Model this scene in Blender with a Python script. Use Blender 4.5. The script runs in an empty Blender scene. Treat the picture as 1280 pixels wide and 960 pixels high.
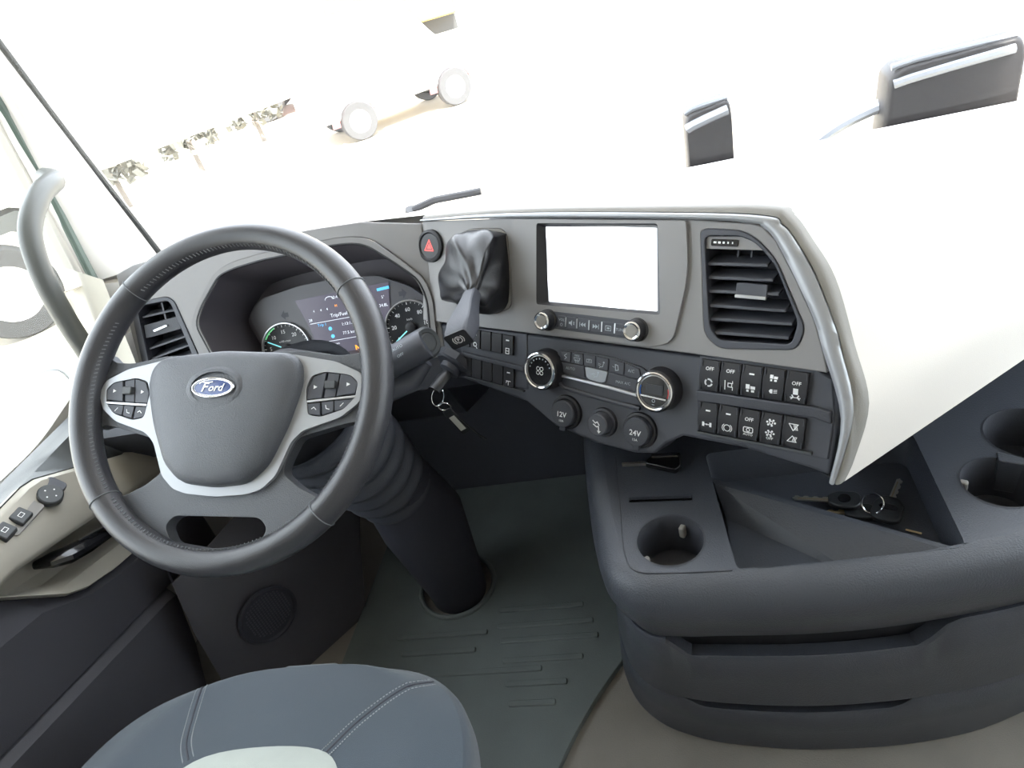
import bpy, bmesh, math, random
from mathutils import Vector as V, Matrix
from math import sin, cos, pi, radians as R
random.seed(7)
scn = bpy.context.scene
COL = scn.collection

# ------------------------------------------------------------------ camera, sky, sun, exposure
def set_camera():
    p, y, r = R(32.65), R(14.4), R(16.45)
    fh = V((-sin(y), cos(y), 0)); F = fh*cos(p) + V((0, 0, -sin(p)))
    r0 = V((cos(y), sin(y), 0)); u0 = r0.cross(F)
    rt = r0*cos(r) - u0*sin(r); up = u0*cos(r) + r0*sin(r)
    cd = bpy.data.cameras.new('camera'); co = bpy.data.objects.new('camera', cd); COL.objects.link(co)
    m = Matrix((rt, up, -F)).transposed().to_4x4(); m.translation = V((0, 0, 1.18))
    co.matrix_world = m
    cd.sensor_width = 36; cd.lens = 860/1280*36; cd.clip_start = .02; cd.clip_end = 400
    scn.camera = co
set_camera()
w = bpy.data.worlds.new('sky'); scn.world = w; w.use_nodes = True
bg = w.node_tree.nodes['Background']; bg.inputs[0].default_value = (.86, .92, 1.0, 1); bg.inputs[1].default_value = 5.0
sd = bpy.data.lights.new('sun', 'SUN'); sd.energy = 9.0; sd.angle = R(1.0); sd.color = (1, .95, .86)
so = bpy.data.objects.new('sun', sd); COL.objects.link(so); so.rotation_euler = (R(38), 0, R(35))
vs = scn.view_settings; vs.view_transform = 'Standard'; vs.look = 'None'; vs.gamma = 1; vs.use_curve_mapping = False
vs.exposure = 0.55
scn.cycles.max_bounces = 8; scn.cycles.transparent_max_bounces = 16

# ------------------------------------------------------------------ materials
MATS = {}
def mat(name, col, rough=.5, metal=0.0, bump=0.0, bscale=900, spec=.5, var=0.0, vscale=30, coat=0.0, emit=None, es=1.0, sheen=0.0):
    m = bpy.data.materials.new(name); m.use_nodes = True; nt = m.node_tree; b = nt.nodes['Principled BSDF']
    b.inputs['Base Color'].default_value = (*col, 1); b.inputs['Roughness'].default_value = rough
    b.inputs['Metallic'].default_value = metal; b.inputs['Specular IOR Level'].default_value = spec
    b.inputs['Coat Weight'].default_value = coat; b.inputs['Sheen Weight'].default_value = sheen
    tc = nt.nodes.new('ShaderNodeTexCoord')
    if bump:
        n = nt.nodes.new('ShaderNodeTexNoise'); n.inputs['Scale'].default_value = bscale; n.inputs['Detail'].default_value = 3
        bp = nt.nodes.new('ShaderNodeBump'); bp.inputs['Strength'].default_value = bump; bp.inputs['Distance'].default_value = .002
        nt.links.new(tc.outputs['Object'], n.inputs['Vector']); nt.links.new(n.outputs['Fac'], bp.inputs['Height']); nt.links.new(bp.outputs['Normal'], b.inputs['Normal'])
    if var:
        n = nt.nodes.new('ShaderNodeTexNoise'); n.inputs['Scale'].default_value = vscale; n.inputs['Detail'].default_value = 5
        mp = nt.nodes.new('ShaderNodeMapRange'); mp.inputs[3].default_value = 1-var; mp.inputs[4].default_value = 1+var
        mx = nt.nodes.new('ShaderNodeVectorMath'); mx.operation = 'SCALE'; mx.inputs[0].default_value = col
        nt.links.new(tc.outputs['Object'], n.inputs['Vector']); nt.links.new(n.outputs['Fac'], mp.inputs[0]); nt.links.new(mp.outputs[0], mx.inputs['Scale']); nt.links.new(mx.outputs[0], b.inputs['Base Color'])
    if emit:
        b.inputs['Emission Color'].default_value = (*emit, 1); b.inputs['Emission Strength'].default_value = es
    MATS[name] = m; return m
def glass_mat(name, haze, tint, ior=1.35):  # whitish translucent share put into the panes to imitate lens glare
    m = bpy.data.materials.new(name); m.use_nodes = True; nt = m.node_tree; nt.nodes.clear()
    out = nt.nodes.new('ShaderNodeOutputMaterial'); tr = nt.nodes.new('ShaderNodeBsdfTransparent'); tr.inputs[0].default_value = (*tint, 1)
    gl = nt.nodes.new('ShaderNodeBsdfGlossy'); gl.inputs['Roughness'].default_value = .02
    fr = nt.nodes.new('ShaderNodeFresnel'); fr.inputs[0].default_value = ior
    m1 = nt.nodes.new('ShaderNodeMixShader'); nt.links.new(fr.outputs[0], m1.inputs[0]); nt.links.new(tr.outputs[0], m1.inputs[1]); nt.links.new(gl.outputs[0], m1.inputs[2])
    tl = nt.nodes.new('ShaderNodeBsdfTranslucent'); tl.inputs[0].default_value = (.95, .95, .93, 1)
    m2 = nt.nodes.new('ShaderNodeMixShader'); m2.inputs[0].default_value = haze
    nt.links.new(m1.outputs[0], m2.inputs[1]); nt.links.new(tl.outputs[0], m2.inputs[2]); nt.links.new(m2.outputs[0], out.inputs[0])
    MATS[name] = m
glass_mat('hazed_glass', .010, (.97, .98, .98)); glass_mat('door_glass', .012, (.96, .98, .97), 1.13)
mat('fascia', (.25, .245, .25), .5, bump=.12, bscale=1400)
mat('control', (.062, .066, .082), .5, bump=.1, bscale=1400)
mat('dark', (.043, .046, .058), .52, bump=.25, bscale=700)
mat('console', (.060, .066, .082), .38, bump=.35, bscale=520)
mat('black', (.016, .016, .020), .5)
mat('gloss_black', (.010, .010, .012), .18, coat=.3)
mat('deep', (.034, .035, .048), .7)  # dark plastics lifted and blued in the base colour to imitate lens veil
mat('pad', (.26, .25, .235), .62, bump=.2, bscale=900)
mat('silver', (.36, .37, .39), .38, .35)
mat('satin', (.52, .53, .55), .3, .85)
mat('chrome', (.82, .83, .85), .12, 1.0)
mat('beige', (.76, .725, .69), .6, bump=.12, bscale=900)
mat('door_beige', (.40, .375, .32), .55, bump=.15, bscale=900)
mat('door_dark', (.056, .055, .066), .6, bump=.2, bscale=800)
mat('sill', (.06, .065, .07), .5, bump=.2, bscale=800)
mat('leather', (.042, .042, .048), .29, bump=.22, bscale=1100)
mat('leather_grain', (.078, .083, .096), .42, bump=.4, bscale=750)
mat('boot_leather', (.014, .014, .017), .33, bump=.15, bscale=600)
mat('thread', (.16, .17, .18), .8)
mat('fabric', (.034, .049, .068), .85, bump=.5, bscale=1600, sheen=.3, var=.08, vscale=14)
mat('insert', (.36, .385, .36), .8, bump=.3, bscale=900, var=.12, vscale=18)
mat('stitch', (.30, .32, .34), .8)
mat('rubber', (.105, .122, .122), .7, bump=.25, bscale=420, var=.25, vscale=9)
mat('floor', (.20, .185, .165), .75, bump=.4, bscale=420, var=.15, vscale=12)
mat('headliner', (.55, .53, .49), .9)
mat('white', (.85, .87, .88), .6)
mat('ink', (.42, .47, .52), .6)
mat('blue', (.03, .16, .62), .45); mat('red', (.62, .03, .04), .45)
mat('hazard_red', (.75, .07, .06), .4, emit=(.8, .06, .05), es=.35)
mat('ford_blue', (.02, .05, .20), .25, coat=.4)
mat('dial', (.020, .021, .025), .4)
mat('cluster_face', (.12, .12, .135), .35)
mat('lcd', (.05, .05, .06), .2, emit=(.13, .12, .17), es=.55)
mat('lcd_text', (.7, .75, .8), .4, emit=(.75, .8, .9), es=.6)
mat('lcd_blue', (.1, .4, .7), .4, emit=(.08, .45, .85), es=.8)
mat('lcd_orange', (.9, .35, .03), .4, emit=(1, .33, .02), es=1.2)
mat('needle', (.25, .7, .75), .4, emit=(.25, .75, .8), es=.5)
mat('dial_green', (.2, .6, .3), .4, emit=(.15, .6, .25), es=.4)
mat('screen', (.78, .79, .82), .09, .55, emit=(.86, .91, 1.0), es=.62)  # glow added so the window reflection in the display reads near white
mat('steel', (.62, .60, .55), .3, .9)
mat('brass', (.55, .45, .28), .35, .8)
mat('key_plastic', (.022, .024, .028), .4, bump=.1)
mat('paper', (.55, .56, .52), .8)
mat('handle_grey', (.11, .115, .11), .42, bump=.1)
mat('ground', (.50, .45, .37), .9, bump=.3, bscale=3, var=.12, vscale=.6)
mat('tyre', (.10, .10, .102), .85); mat('rim_metal', (.6, .58, .54), .5, .3)  # outside tyre, red and leaf colours paled to imitate flare wash-out
mat('truck_white', (.8, .8, .8), .4); mat('truck_red', (.52, .20, .20), .45); mat('truck_grey', (.085, .088, .09), .6); mat('truck_yellow', (.75, .52, .12), .5)
mat('leaves', (.24, .235, .20), .9, var=.5, vscale=2); mat('bark', (.30, .27, .24), .9)
mat('mirror_black', (.014, .0125, .014), .45, spec=.3); mat('edge_grey', (.32, .34, .37), .3, .3)
mat('wood', (.6, .45, .27), .7)
mat('mudguard', (.035, .037, .036), .7); mat('dark_tyre', (.028, .028, .029), .9); mat('seal', (.02, .022, .022), .6); mat('tunnel', (.105, .097, .112), .6); mat('green_seal', (.10, .135, .115), .35); mat('pillar', (.82, .80, .77), .55)  # trailer tyre simply darker than the other tyres

# ------------------------------------------------------------------ frames and mesh builder
class Fr:
    def __init__(s, o, ex, ey, ez, k=.001):
        s.o = V(o); s.x = V(ex); s.y = V(ey); s.z = V(ez); s.k = k
    def p(s, u, v, w=0): return s.o + (s.x*u + s.y*v + s.z*w)*s.k
    def at(s, u, v, w=0, a=0):                 # a shifted (and turned) copy
        return Fr(s.p(u, v, w), s.x*cos(a)+s.y*sin(a), s.y*cos(a)-s.x*sin(a), s.z, s.k)
WORLD = Fr((0, 0, 0), (1, 0, 0), (0, 1, 0), (0, 0, 1), 1.0)
def axis_frame(o, d, k=.001, hint=V((0, 0, 1))):
    z = V(d).normalized(); x = hint.cross(z)
    if x.length < .05: x = V((1, 0, 0)).cross(z)
    x.normalize(); return Fr(o, x, z.cross(x), z, k)
def rp(pts, r, n=4):                             # round the corners of a polygon
    out = []; N = len(pts); rr = r if isinstance(r, (list, tuple)) else [r]*N
    for i in range(N):
        a, b, c = V(pts[i-1]), V(pts[i]), V(pts[(i+1) % N])
        d1 = (a-b); d2 = (c-b); q = min(rr[i], d1.length*.49, d2.length*.49)
        p1 = b+d1.normalized()*q; p2 = b+d2.normalized()*q
        if q < 1e-6: out.append((b.x, b.y)); continue
        for k in range(n+1):
            t = k/n; z = p1*(1-t)**2+b*2*t*(1-t)+p2*t*t; out.append((z.x, z.y))
    return out
def rect(u0, v0, u1, v1): return [(u0, v0), (u1, v0), (u1, v1), (u0, v1)]
def circ(u, v, r, n=32, r2=None): return [(u+r*cos(2*pi*i/n), v+(r2 or r)*sin(2*pi*i/n)) for i in range(n)]
def crom(pts, n=6, closed=False):
    out = []; N = len(pts); P = [V(p) for p in pts]
    for i in range(N if closed else N-1):
        g = (lambda k: P[k % N]) if closed else (lambda k: P[max(0, min(N-1, k))])
        a, b, c, d = g(i-1), g(i), g(i+1), g(i+2)
        for k in range(n):
            t = k/n; out.append(.5*((2*b)+(c-a)*t+(2*a-5*b+4*c-d)*t*t+(3*b-a-3*c+d)*t**3))
    if not closed: out.append(P[-1])
    return out
def area(p): return sum(p[i-1][0]*p[i][1]-p[i][0]*p[i-1][1] for i in range(len(p)))
_tc = {}
class MB:
    def __init__(s): s.v = []; s.f = []
    def add(s, vs, fs):
        b = len(s.v); s.v += [V(q) for q in vs]; s.f += [tuple(b+i for i in f) for f in fs]; return s
    def box(s, fr, u0, u1, v0, v1, w0, w1):
        return s.prism(fr, rect(u0, v0, u1, v1), w0, w1)
    def prism(s, fr, poly, w0, w1, top=1.0, back=True):
        p = list(poly) if area(poly) > 0 else list(poly)[::-1]; n = len(p)
        cu = sum(a[0] for a in p)/n; cv = sum(a[1] for a in p)/n
        vs = [fr.p(a[0], a[1], w0) for a in p]+[fr.p(cu+(a[0]-cu)*top, cv+(a[1]-cv)*top, w1) for a in p]
        fs = [(i, (i+1) % n, n+(i+1) % n, n+i) for i in range(n)]+[tuple(range(n, 2*n))]
        if back: fs.append(tuple(range(n-1, -1, -1)))
        return s.add(vs, fs)
    def plate(s, fr, outer, holes, w0, w1):
        bm = bmesh.new(); loops = []
        for k, lp in enumerate([outer]+list(holes)):
            lp = list(lp)
            if (area(lp) > 0) != (k == 0): lp = lp[::-1]
            bv = [bm.verts.new((a[0], a[1], 0)) for a in lp]; loops.append(bv)
        ed = [bm.edges.new((b[i-1], b[i])) for b in loops for i in range(len(b))]
        bmesh.ops.triangle_fill(bm, edges=ed, use_beauty=True, use_dissolve=False, normal=(0, 0, 1))
        bm.verts.index_update(); bm.normal_update()
        n = len(bm.verts); vs = [fr.p(q.co.x, q.co.y, w1) for q in bm.verts]+[fr.p(q.co.x, q.co.y, w0) for q in bm.verts]; fs = []
        for f in bm.faces:
            ix = [q.index for q in f.verts]
            fs.append(tuple(ix if f.normal.z > 0 else ix[::-1]))
        for b in loops:
            for i in range(len(b)):
                a, c = b[i-1].index, b[i].index; fs.append((a, a+n, c+n, c))
        bm.free(); return s.add(vs, fs)
    def loft(s, rings, closed=True, cap0=False, cap1=False):
        n = len(rings[0]); vs = [q for r in rings for q in r]; fs = []
        for j in range(len(rings)-1):
            for i in range(n if closed else n-1):
                k = (i+1) % n; fs.append((j*n+i, j*n+k, (j+1)*n+k, (j+1)*n+i))
        if cap0: fs.append(tuple(range(n-1, -1, -1)))
        if cap1: fs.append(tuple((len(rings)-1)*n+i for i in range(n)))
        return s.add(vs, fs)
    def dome(s, fr, outline, steps, c=(0, 0)):       # outline scaled toward c at heights w
        p = list(outline) if area(outline) > 0 else list(outline)[::-1]
        return s.loft([[fr.p(c[0]+(a[0]-c[0])*k, c[1]+(a[1]-c[1])*k, w) for a in p] for k, w in steps], cap1=True)
    def lathe(s, fr, prof, n=32, cap0=False, cap1=False):
        return s.loft([[fr.p(r*cos(2*pi*i/n), r*sin(2*pi*i/n), w) for i in range(n)] for r, w in prof], cap0=cap0, cap1=cap1)
    def tube(s, pts, r, n=10, caps=True, flat=1.0, closed=False):
        P = [V(q) for q in pts]; N = len(P); rings = []; up = None
        for i in range(N):
            if closed: d = P[(i+1) % N]-P[i-1]
            else: d = P[min(i+1, N-1)]-P[max(i-1, 0)]
            d.normalize()
            if up is None:
                up = V((0, 0, 1)) if abs(d.z) < .9 else V((1, 0, 0))
            up = (up-d*up.dot(d)).normalized(); sd_ = d.cross(up)
            ri = r[i] if isinstance(r, (list, tuple)) else r
            rings.append([P[i]+(sd_*cos(2*pi*k/n)+up*sin(2*pi*k/n)*flat)*ri for k in range(n)])
        if closed: rings.append(rings[0]); caps = False
        return s.loft(rings, cap0=caps, cap1=caps)
    def grid(s, rows):
        n = len(rows[0]); fs = []
        for j in range(len(rows)-1):
            for i in range(n-1): fs.append((j*n+i, j*n+i+1, (j+1)*n+i+1, (j+1)*n+i))
        return s.add([q for r in rows for q in r], fs)
    def stroke(s, fr, pts, wd, w=0, closed=False):
        P = [V(q) for q in pts]; n = len(P)
        for i in range(n if closed else n-1):
            a, b = P[i], P[(i+1) % n]; d = (b-a)
            if d.length < 1e-9: continue
            d.normalize(); q = V((-d.y, d.x))*wd/2; a2 = a-d*wd*.3; b2 = b+d*wd*.3
            s.add([fr.p(z.x, z.y, w) for z in (a2-q, b2-q, b2+q, a2+q)], [(0, 1, 2, 3)])
        return s
    def fill(s, fr, poly, w=0):
        p = list(poly) if area(poly) > 0 else list(poly)[::-1]
        return s.add([fr.p(a[0], a[1], w) for a in p], [tuple(range(len(p)))])
    def text(s, fr, t, size, u=0, v=0, w=0, shear=0, sx=1.0, bold=0, align='CENTER'):
        key = (t, shear, bold, align)
        if key not in _tc:
            c = bpy.data.curves.new('t', 'FONT'); c.body = t; c.size = 1; c.align_x = align; c.align_y = 'CENTER'; c.resolution_u = 2; c.shear = shear; c.offset = bold
            o = bpy.data.objects.new('t', c); me = bpy.data.meshes.new_from_object(o)
            _tc[key] = ([tuple(q.co) for q in me.vertices], [tuple(p.vertices) for p in me.polygons])
            bpy.data.objects.remove(o); bpy.data.curves.remove(c); bpy.data.meshes.remove(me)
        vs, fs = _tc[key]
        nz = []
        for f in fs:
            a, b, c = (V(vs[f[k]]) for k in (0, 1, 2)); nz.append(tuple(f) if (b-a).cross(c-a).z >= 0 else tuple(f[::-1]))
        return s.add([fr.p(u+q[0]*size*sx, v+q[1]*size, w) for q in vs], nz)
    def build(s, name, m, parent=None, bevel=0, seg=2, smooth=True, label=None, ang=32, sub=0, stuff=False, origin=None):
        off = V((0, 0, 0))
        if parent is not None:
            off = OFF[parent.name]
        else:
            if origin is not None: off = V(origin)
            else:
                n = max(1, len(s.v)); off = V((sum(q.x for q in s.v)/n, sum(q.y for q in s.v)/n, min(q.z for q in s.v)))
        me = bpy.data.meshes.new(name); me.from_pydata([q-off for q in s.v], [], s.f); me.update()
        bm = bmesh.new(); bm.from_mesh(me); bmesh.ops.remove_doubles(bm, verts=bm.verts, dist=1e-6); bm.to_mesh(me); bm.free()
        if smooth:
            me.shade_smooth()
            if not sub: me.set_sharp_from_angle(angle=R(ang))
        o = bpy.data.objects.new(name, me); COL.objects.link(o); me.materials.append(MATS[m] if isinstance(m, str) else m)
        if parent is not None: o.parent = parent
        else: o.location = off
        OFF[o.name] = off
        if bevel:
            b = o.modifiers.new('bevel', 'BEVEL'); b.width = bevel; b.segments = seg; b.limit_method = 'ANGLE'; b.angle_limit = R(34); b.harden_normals = False
        if sub:
            b = o.modifiers.new('sub', 'SUBSURF'); b.levels = sub; b.render_levels = sub
        if label: o['label'] = label
        if stuff: o['kind'] = 'stuff'
        return o
OFF = {}
def thing(name, label, cat, loc, group=None, kind=None):
    o = bpy.data.objects.new(name, None); COL.objects.link(o); o.location = V(loc); OFF[o.name] = V(loc); o.empty_display_size = .05
    if label: o['label'] = label
    if cat: o['category'] = cat
    if group: o['group'] = group
    if kind: o['kind'] = kind
    return o
def tag(o, label, cat, group=None):
    o['label'] = label; o['category'] = cat
    if group: o['group'] = group
    return o
def struct(o): o['kind'] = 'structure'; return o

# ------------------------------------------------------------------ the frames of the cab (metres, z up from the cab floor)
c30, s30, t25c, t25s = cos(R(30)), sin(R(30)), cos(R(25)), sin(R(25))
PF = Fr((-.054, .832, .79), (c30, -s30, 0), (s30*t25s, c30*t25s, t25c), (-s30*t25c, -c30*t25c, t25s))      # centre stack, turned to the driver
CF = Fr((-.53, .98, .77), (1, 0, 0), (0, t25s, t25c), (0, -t25c, t25s))                                    # instrument fascia
tw = R(43.6); rw = R(7)
_wx = V((1, 0, 0)); _wy = V((0, cos(tw), sin(tw)))
WF = Fr((-.531, .665, .792), _wx*cos(rw)-_wy*sin(rw), _wx*sin(rw)+_wy*cos(rw), (0, -sin(tw), cos(tw)))     # steering wheel plane

# ================================================================== SETTING
XL, XR, YB, ZR = -1.14, 1.28, -1.0, 1.95
struct(MB().box(WORLD, XL, XR, YB, 1.34, -.06, 0).build('floor', 'floor'))
struct(MB().box(WORLD, XL, XR, YB, 1.25, ZR, ZR+.05).build('ceiling', 'headliner'))
struct(MB().box(WORLD, XL, XR, YB-.05, YB, 0, ZR).build('wall_rear', 'headliner'))
struct(MB().box(WORLD, XL, XR, 1.31, 1.35, -.06, .70).build('wall_front', 'control'))
SL = Fr((XL, 0, 0), (0, 1, 0), (0, 0, 1), (1, 0, 0), 1.0)
winL = rp([(.05, .63), (.90, .605), (1.19, .66), (1.255, 1.10), (1.16, 1.66), (.05, 1.70)], .05)
struct(MB().plate(SL, [(YB, 0), (1.34, 0), (1.34, .72), (1.24, ZR), (YB, ZR)], [winL], -.04, 0).build('wall_left', 'headliner'))
SR = Fr((XR, 0, 0), (0, 1, 0), (0, 0, 1), (1, 0, 0), 1.0)
winR = rp([(.05, .62), (1.0, .62), (1.17, .75), (1.05, 1.62), (.05, 1.66)], .05)
struct(MB().plate(SR, [(YB, 0), (1.34, 0), (1.34, .72), (1.24, ZR), (YB, ZR)], [winR], .04, 0).build('wall_right', 'headliner'))
struct(MB().prism(SL, [(.03, .58), (.92, .58), (1.21, .64), (1.275, 1.10), (1.18, 1.69), (.03, 1.72)], -.022, -.018).build('window_2', 'door_glass'))
struct(MB().prism(SR, [(.03, .6), (1.02, .6), (1.19, .74), (1.07, 1.64), (.03, 1.68)], .018, .022).build('window_3', 'door_glass'))
rows = []
for j in range(7):
    t = j/6; z = .725+t*1.235; y = 1.345-.11*t; rows.append([V((-1.12+2.38*i/16, y-.03*abs(i/8-1)**3, z)) for i in range(17)])
struct(MB().grid(rows).build('window_1', 'hazed_glass'))
# left front pillar cover with its black seals
pil = [[V((-1.005, 1.335, .66)), V((-1.010, 1.300, .66)), V((-1.06, 1.25, .66)), V((-1.12, 1.20, .66)), V((-1.137, 1.20, .66))],
       [V((-1.015, 1.330, .77)), V((-1.020, 1.298, .77)), V((-1.07, 1.262, .77)), V((-1.122, 1.222, .77)), V((-1.137, 1.222, .77))],
       [V((-1.072, 1.300, 1.226)), V((-1.077, 1.275, 1.226)), V((-1.095, 1.268, 1.226)), V((-1.125, 1.268, 1.226)), V((-1.137, 1.27, 1.226))],
       [V((-1.10, 1.235, 1.95)), V((-1.105, 1.21, 1.95)), V((-1.115, 1.20, 1.95)), V((-1.128, 1.19, 1.95)), V((-1.137, 1.19, 1.95))]]
struct(MB().grid(pil).build('trim_1', 'pillar', ang=60))
sl = crom([q[0]+V((.002, -.012, 0)) for q in pil], 5)
struct(MB().tube(sl, .006, 8).build('trim_2', 'seal'))
sl2 = crom([q[3]+V((.002, 0, 0)) for q in pil], 5)
struct(MB().tube(sl2, .009, 8).build('trim_3', 'green_seal'))
struct(MB().box(WORLD, 1.19, 1.28, 1.20, 1.30, .7, 1.95).build('trim_4', 'beige'))
gr = MB().grid([[V((-60+120*i/8, -40+100*j/8, -1.35)) for i in range(9)] for j in range(9)]).build('ground', 'ground'); struct(gr)

# ------------------------------------------------------------------ left door
door = thing('door_1', 'inner trim of the driver door with beige armrest pad and dark lower panel', None, (-1.05, .5, 0), kind='structure')
ys = [-.2, .1, .3, .45, .53, .586, .62, .664, .70, .735, .76, .80, .84, .88, .93, 1.0]
def dsec(y):
    top = .637 if y < .75 else .637-.55*(y-.75)
    top = max(top, .53); low = .577-.30*max(0, y-.61)
    return top, low
rows = []
for y in ys: rows.append([V((-1.138, y, .602)), V((-1.125, y, .612)), V((-1.10, y, .612)), V((-1.06, y, .618)), V((-1.02, y, dsec(y)[0]+.002)), V((-1.03, y, dsec(y)[0]-.05))])
MB().grid(rows).build('sill_cap', 'sill', door, ang=50)
rows = []
for y in ys:
    a, b = dsec(y); b = min(b, a-.015)
    rows.append([V((-1.04, y, a-.006)), V((-1.018, y, a)), V((-1.005, y, a-.004)), V((-.99, y, a-.6*(a-b)+.01)), V((-.978, y, b+.006)), V((-.982, y, b-.004)), V((-1.0, y, b-.012)), V((-1.045, y, b-.02)),])
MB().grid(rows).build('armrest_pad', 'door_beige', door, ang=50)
def lerp(tb, x):
    for (x0, y0), (x1, y1) in zip(tb, tb[1:]):
        if x <= x1: return y0+(y1-y0)*(x-x0)/(x1-x0)
    return tb[-1][1]
def ebot(y):
    return min(lerp([(-.3, .60), (.5, .575), (.586, .545), (.664, .455), (.70, .430), (.778, .40), (1.01, .36)], y), min(dsec(y)[1], dsec(y)[0]-.015)-.028)
rows = []
for y in ys:
    a, b = dsec(y); b = min(b, a-.015); e = ebot(y)
    rows.append([V((-1.045, y, b-.015)), V((-1.05, y, max(b-.06, e+.009))), V((-1.03, y, max(b-.085, e+.005)))])
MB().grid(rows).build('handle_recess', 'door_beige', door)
rows = []
for y in ys:
    a, b = dsec(y); b = min(b, a-.015); e = ebot(y)
    rows.append([V((-1.035, y, max(b-.075, e+.011))), V((-1.005, y, max(b-.088, e+.009))), V((-1.0, y, e+.006)), V((-1.01, y, e)), V((-1.04, y, e))])
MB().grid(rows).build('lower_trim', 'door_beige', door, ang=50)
rows = []
for y in ys:
    e = ebot(y); k = .32-.26*(y-.611)
    rows.append([V((-1.03, y, e+.006)), V((-1.008, y, min(e-.015, .49-.28*(y-.55)))), V((-1.012, y, k+.012))])
MB().grid(rows).build('upper_panel', 'door_dark', door, ang=12)
rows = []
for y in ys:
    k = .32-.26*(y-.611)
    rows.append([V((x, min(y, .70+.48*z), z)) for x, z in ((-1.03, k+.016), (-1.012, k+.004), (-1.0, k-.006), (-.985, .16), (-.985, .0))])
rows.append([V((-1.10, q.y-.01, q.z)) for q in rows[-1]])
MB().grid(rows).build('lower_panel', 'door_dark', door, ang=20)
hd = MB().tube([(-1.03, .675, .522), (-1.004, .685, .520), (-.992, .70, .512), (-.988, .73, .500), (-.992, .78, .478), (-1.0, .85, .448), (-1.03, .88, .43)], [.008, .016, .019, .018, .013, .011, .008], 12, flat=.75).build('door_handle', 'gloss_black', door)
MB().tube([(-.985, .726, .517), (-.982, .745, .508), (-.985, .79, .488), (-.993, .85, .46)], [.002, .005, .005, .003], 8).build('handle_trim', 'chrome', hd, label='chrome strip along the handle')
# switches on the pad
def padpt(y, t):
    a, b = dsec(y); return V((-1.012+.028*t, y, a-.003-(a-b-.01)*.62*t))
pn = V((.72, 0, .69)).normalized()
KF = Fr(padpt(.752, .45)+pn*.004, (0, 1, 0), pn.cross(V((0, 1, 0))), pn)
k = MB().prism(KF, rp(rect(-6, -16, 26, 16), 8), -6, 1).build('mirror_switch', 'control', door, bevel=.001)
MB().lathe(KF.at(-8, -6, 0), [(19, -4), (19, 5), (17, 7), (0, 7.5)], 24).build('mirror_knob', 'sill', k)
kb = MB()
for a in range(4): kb.fill(KF.at(-8, -6, 7.8), circ(9*cos(a*pi/2), 9*sin(a*pi/2), 1.4, 8))
kb.build('marks', 'white', k)
for i in range(2):
    f = Fr(padpt(.668-.034*i+.02, .45)+pn*.004, (0, 1, 0), pn.cross(V((0, 1, 0))), pn)
    s_ = MB().prism(f, rp(rect(-14, -13, 14, 13), 3), -8, 5, .86).build('window_switch', 'sill', door, bevel=.0015)
    MB().stroke(f, [(-4, -3), (-4, 3), (4, 3), (4, -3)], 1, 5.4, True).build('icon', 'white', s_)
f = Fr(padpt(.71, .4)+pn*.001, (0, 1, 0), pn.cross(V((0, 1, 0))), pn)
MB().prism(f, rp(rect(-52, -17, 14, 17), 5), -4, 1.5).build('switch_well', 'pad', door)

# kick panel in front of the door, with the loudspeaker grille
kick = thing('kick_panel', 'dark kick panel with round speaker grille in the driver footwell beside the door', 'panel', (-.88, .9, 0))
rows = [[V((-.955, .815, .40)), V((-.935, .775, .34)), V((-.915, .80, .345)), V((-.70, 1.28, .40))], [V((-.945, .77, .24)), V((-.925, .74, .24)), V((-.905, .76, .245)), V((-.70, 1.15, .25))],
        [V((-.94, .755, .14)), V((-.92, .722, .14)), V((-.90, .74, .14)), V((-.72, 1.05, .12))], [V((-.94, .74, 0)), V((-.915, .70, 0)), V((-.895, .72, 0)), V((-.72, .94, 0))]]
MB().grid(rows).build('panel', 'door_dark', kick, ang=40)
GF = axis_frame((-.842, .828, .165), (.80, -.60, .05))
g = MB().lathe(GF, [(62, 0), (62, 5), (58, 7), (54, 3), (0, 3)], 40).build('speaker_grille', 'deep', kick)
gb = MB()
for i in range(-8, 9):
    for j in range(-8, 9):
        if i*i+j*j < 64: gb.prism(GF, rect(i*6+1, j*6+1, i*6+4, j*6+4), 3, 4.2, back=False)
gb.build('grille_mesh', 'control', g, stuff=True)

# grab handle on the pillar
gh = thing('grab_handle', 'grey curved grab handle on the left windscreen pillar', 'handle', (-1.0, 1.05, .68))
path = crom([(-1.055, 1.19, 1.005), (-1.01, 1.15, 1.003), (-.995, 1.085, .995), (-.992, 1.02, .955), (-.995, .992, .885), (-1.0, .985, .80), (-1.005, .985, .70), (-1.05, 1.0, .64)], 6)
MB().tube(path, .0185, 14).build('bar', 'handle_grey', gh)

# ================================================================== DASHBOARD
dash = thing('dashboard', 'grey dashboard with beige top running under the windscreen and silver trim at its right end', 'dashboard', (0, 1.0, .45))
def PW(u, v, w=0): return PF.p(u, v, w)
def ys_(fr, pts, w=0): return [fr.p(a, b, w) for a, b in pts]
# instrument fascia with its openings
hood_o = rp([(-236, -20), (-217, 10), (-165, 63), (-130, 72), (-78, 76), (60, 76), (93, 72), (117, 63), (153, 29), (191, -12), (199, -44), (192, -120), (-205, -120)], 14)
ventL_o = rp([(-340, 38), (-268, 38), (-257, 28), (-234, -82), (-350, -84), (-345, 3)], 6)
cfo = [(-356, 92), (-320, 102), (-250, 106), (-120, 103), (35, 98), (104, 94), (203, 72), (203, -140), (-356, -140)]
MB().plate(CF, cfo, [hood_o, ventL_o], -18, 0).build('cluster_fascia', 'fascia', dash, bevel=.002)
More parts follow.
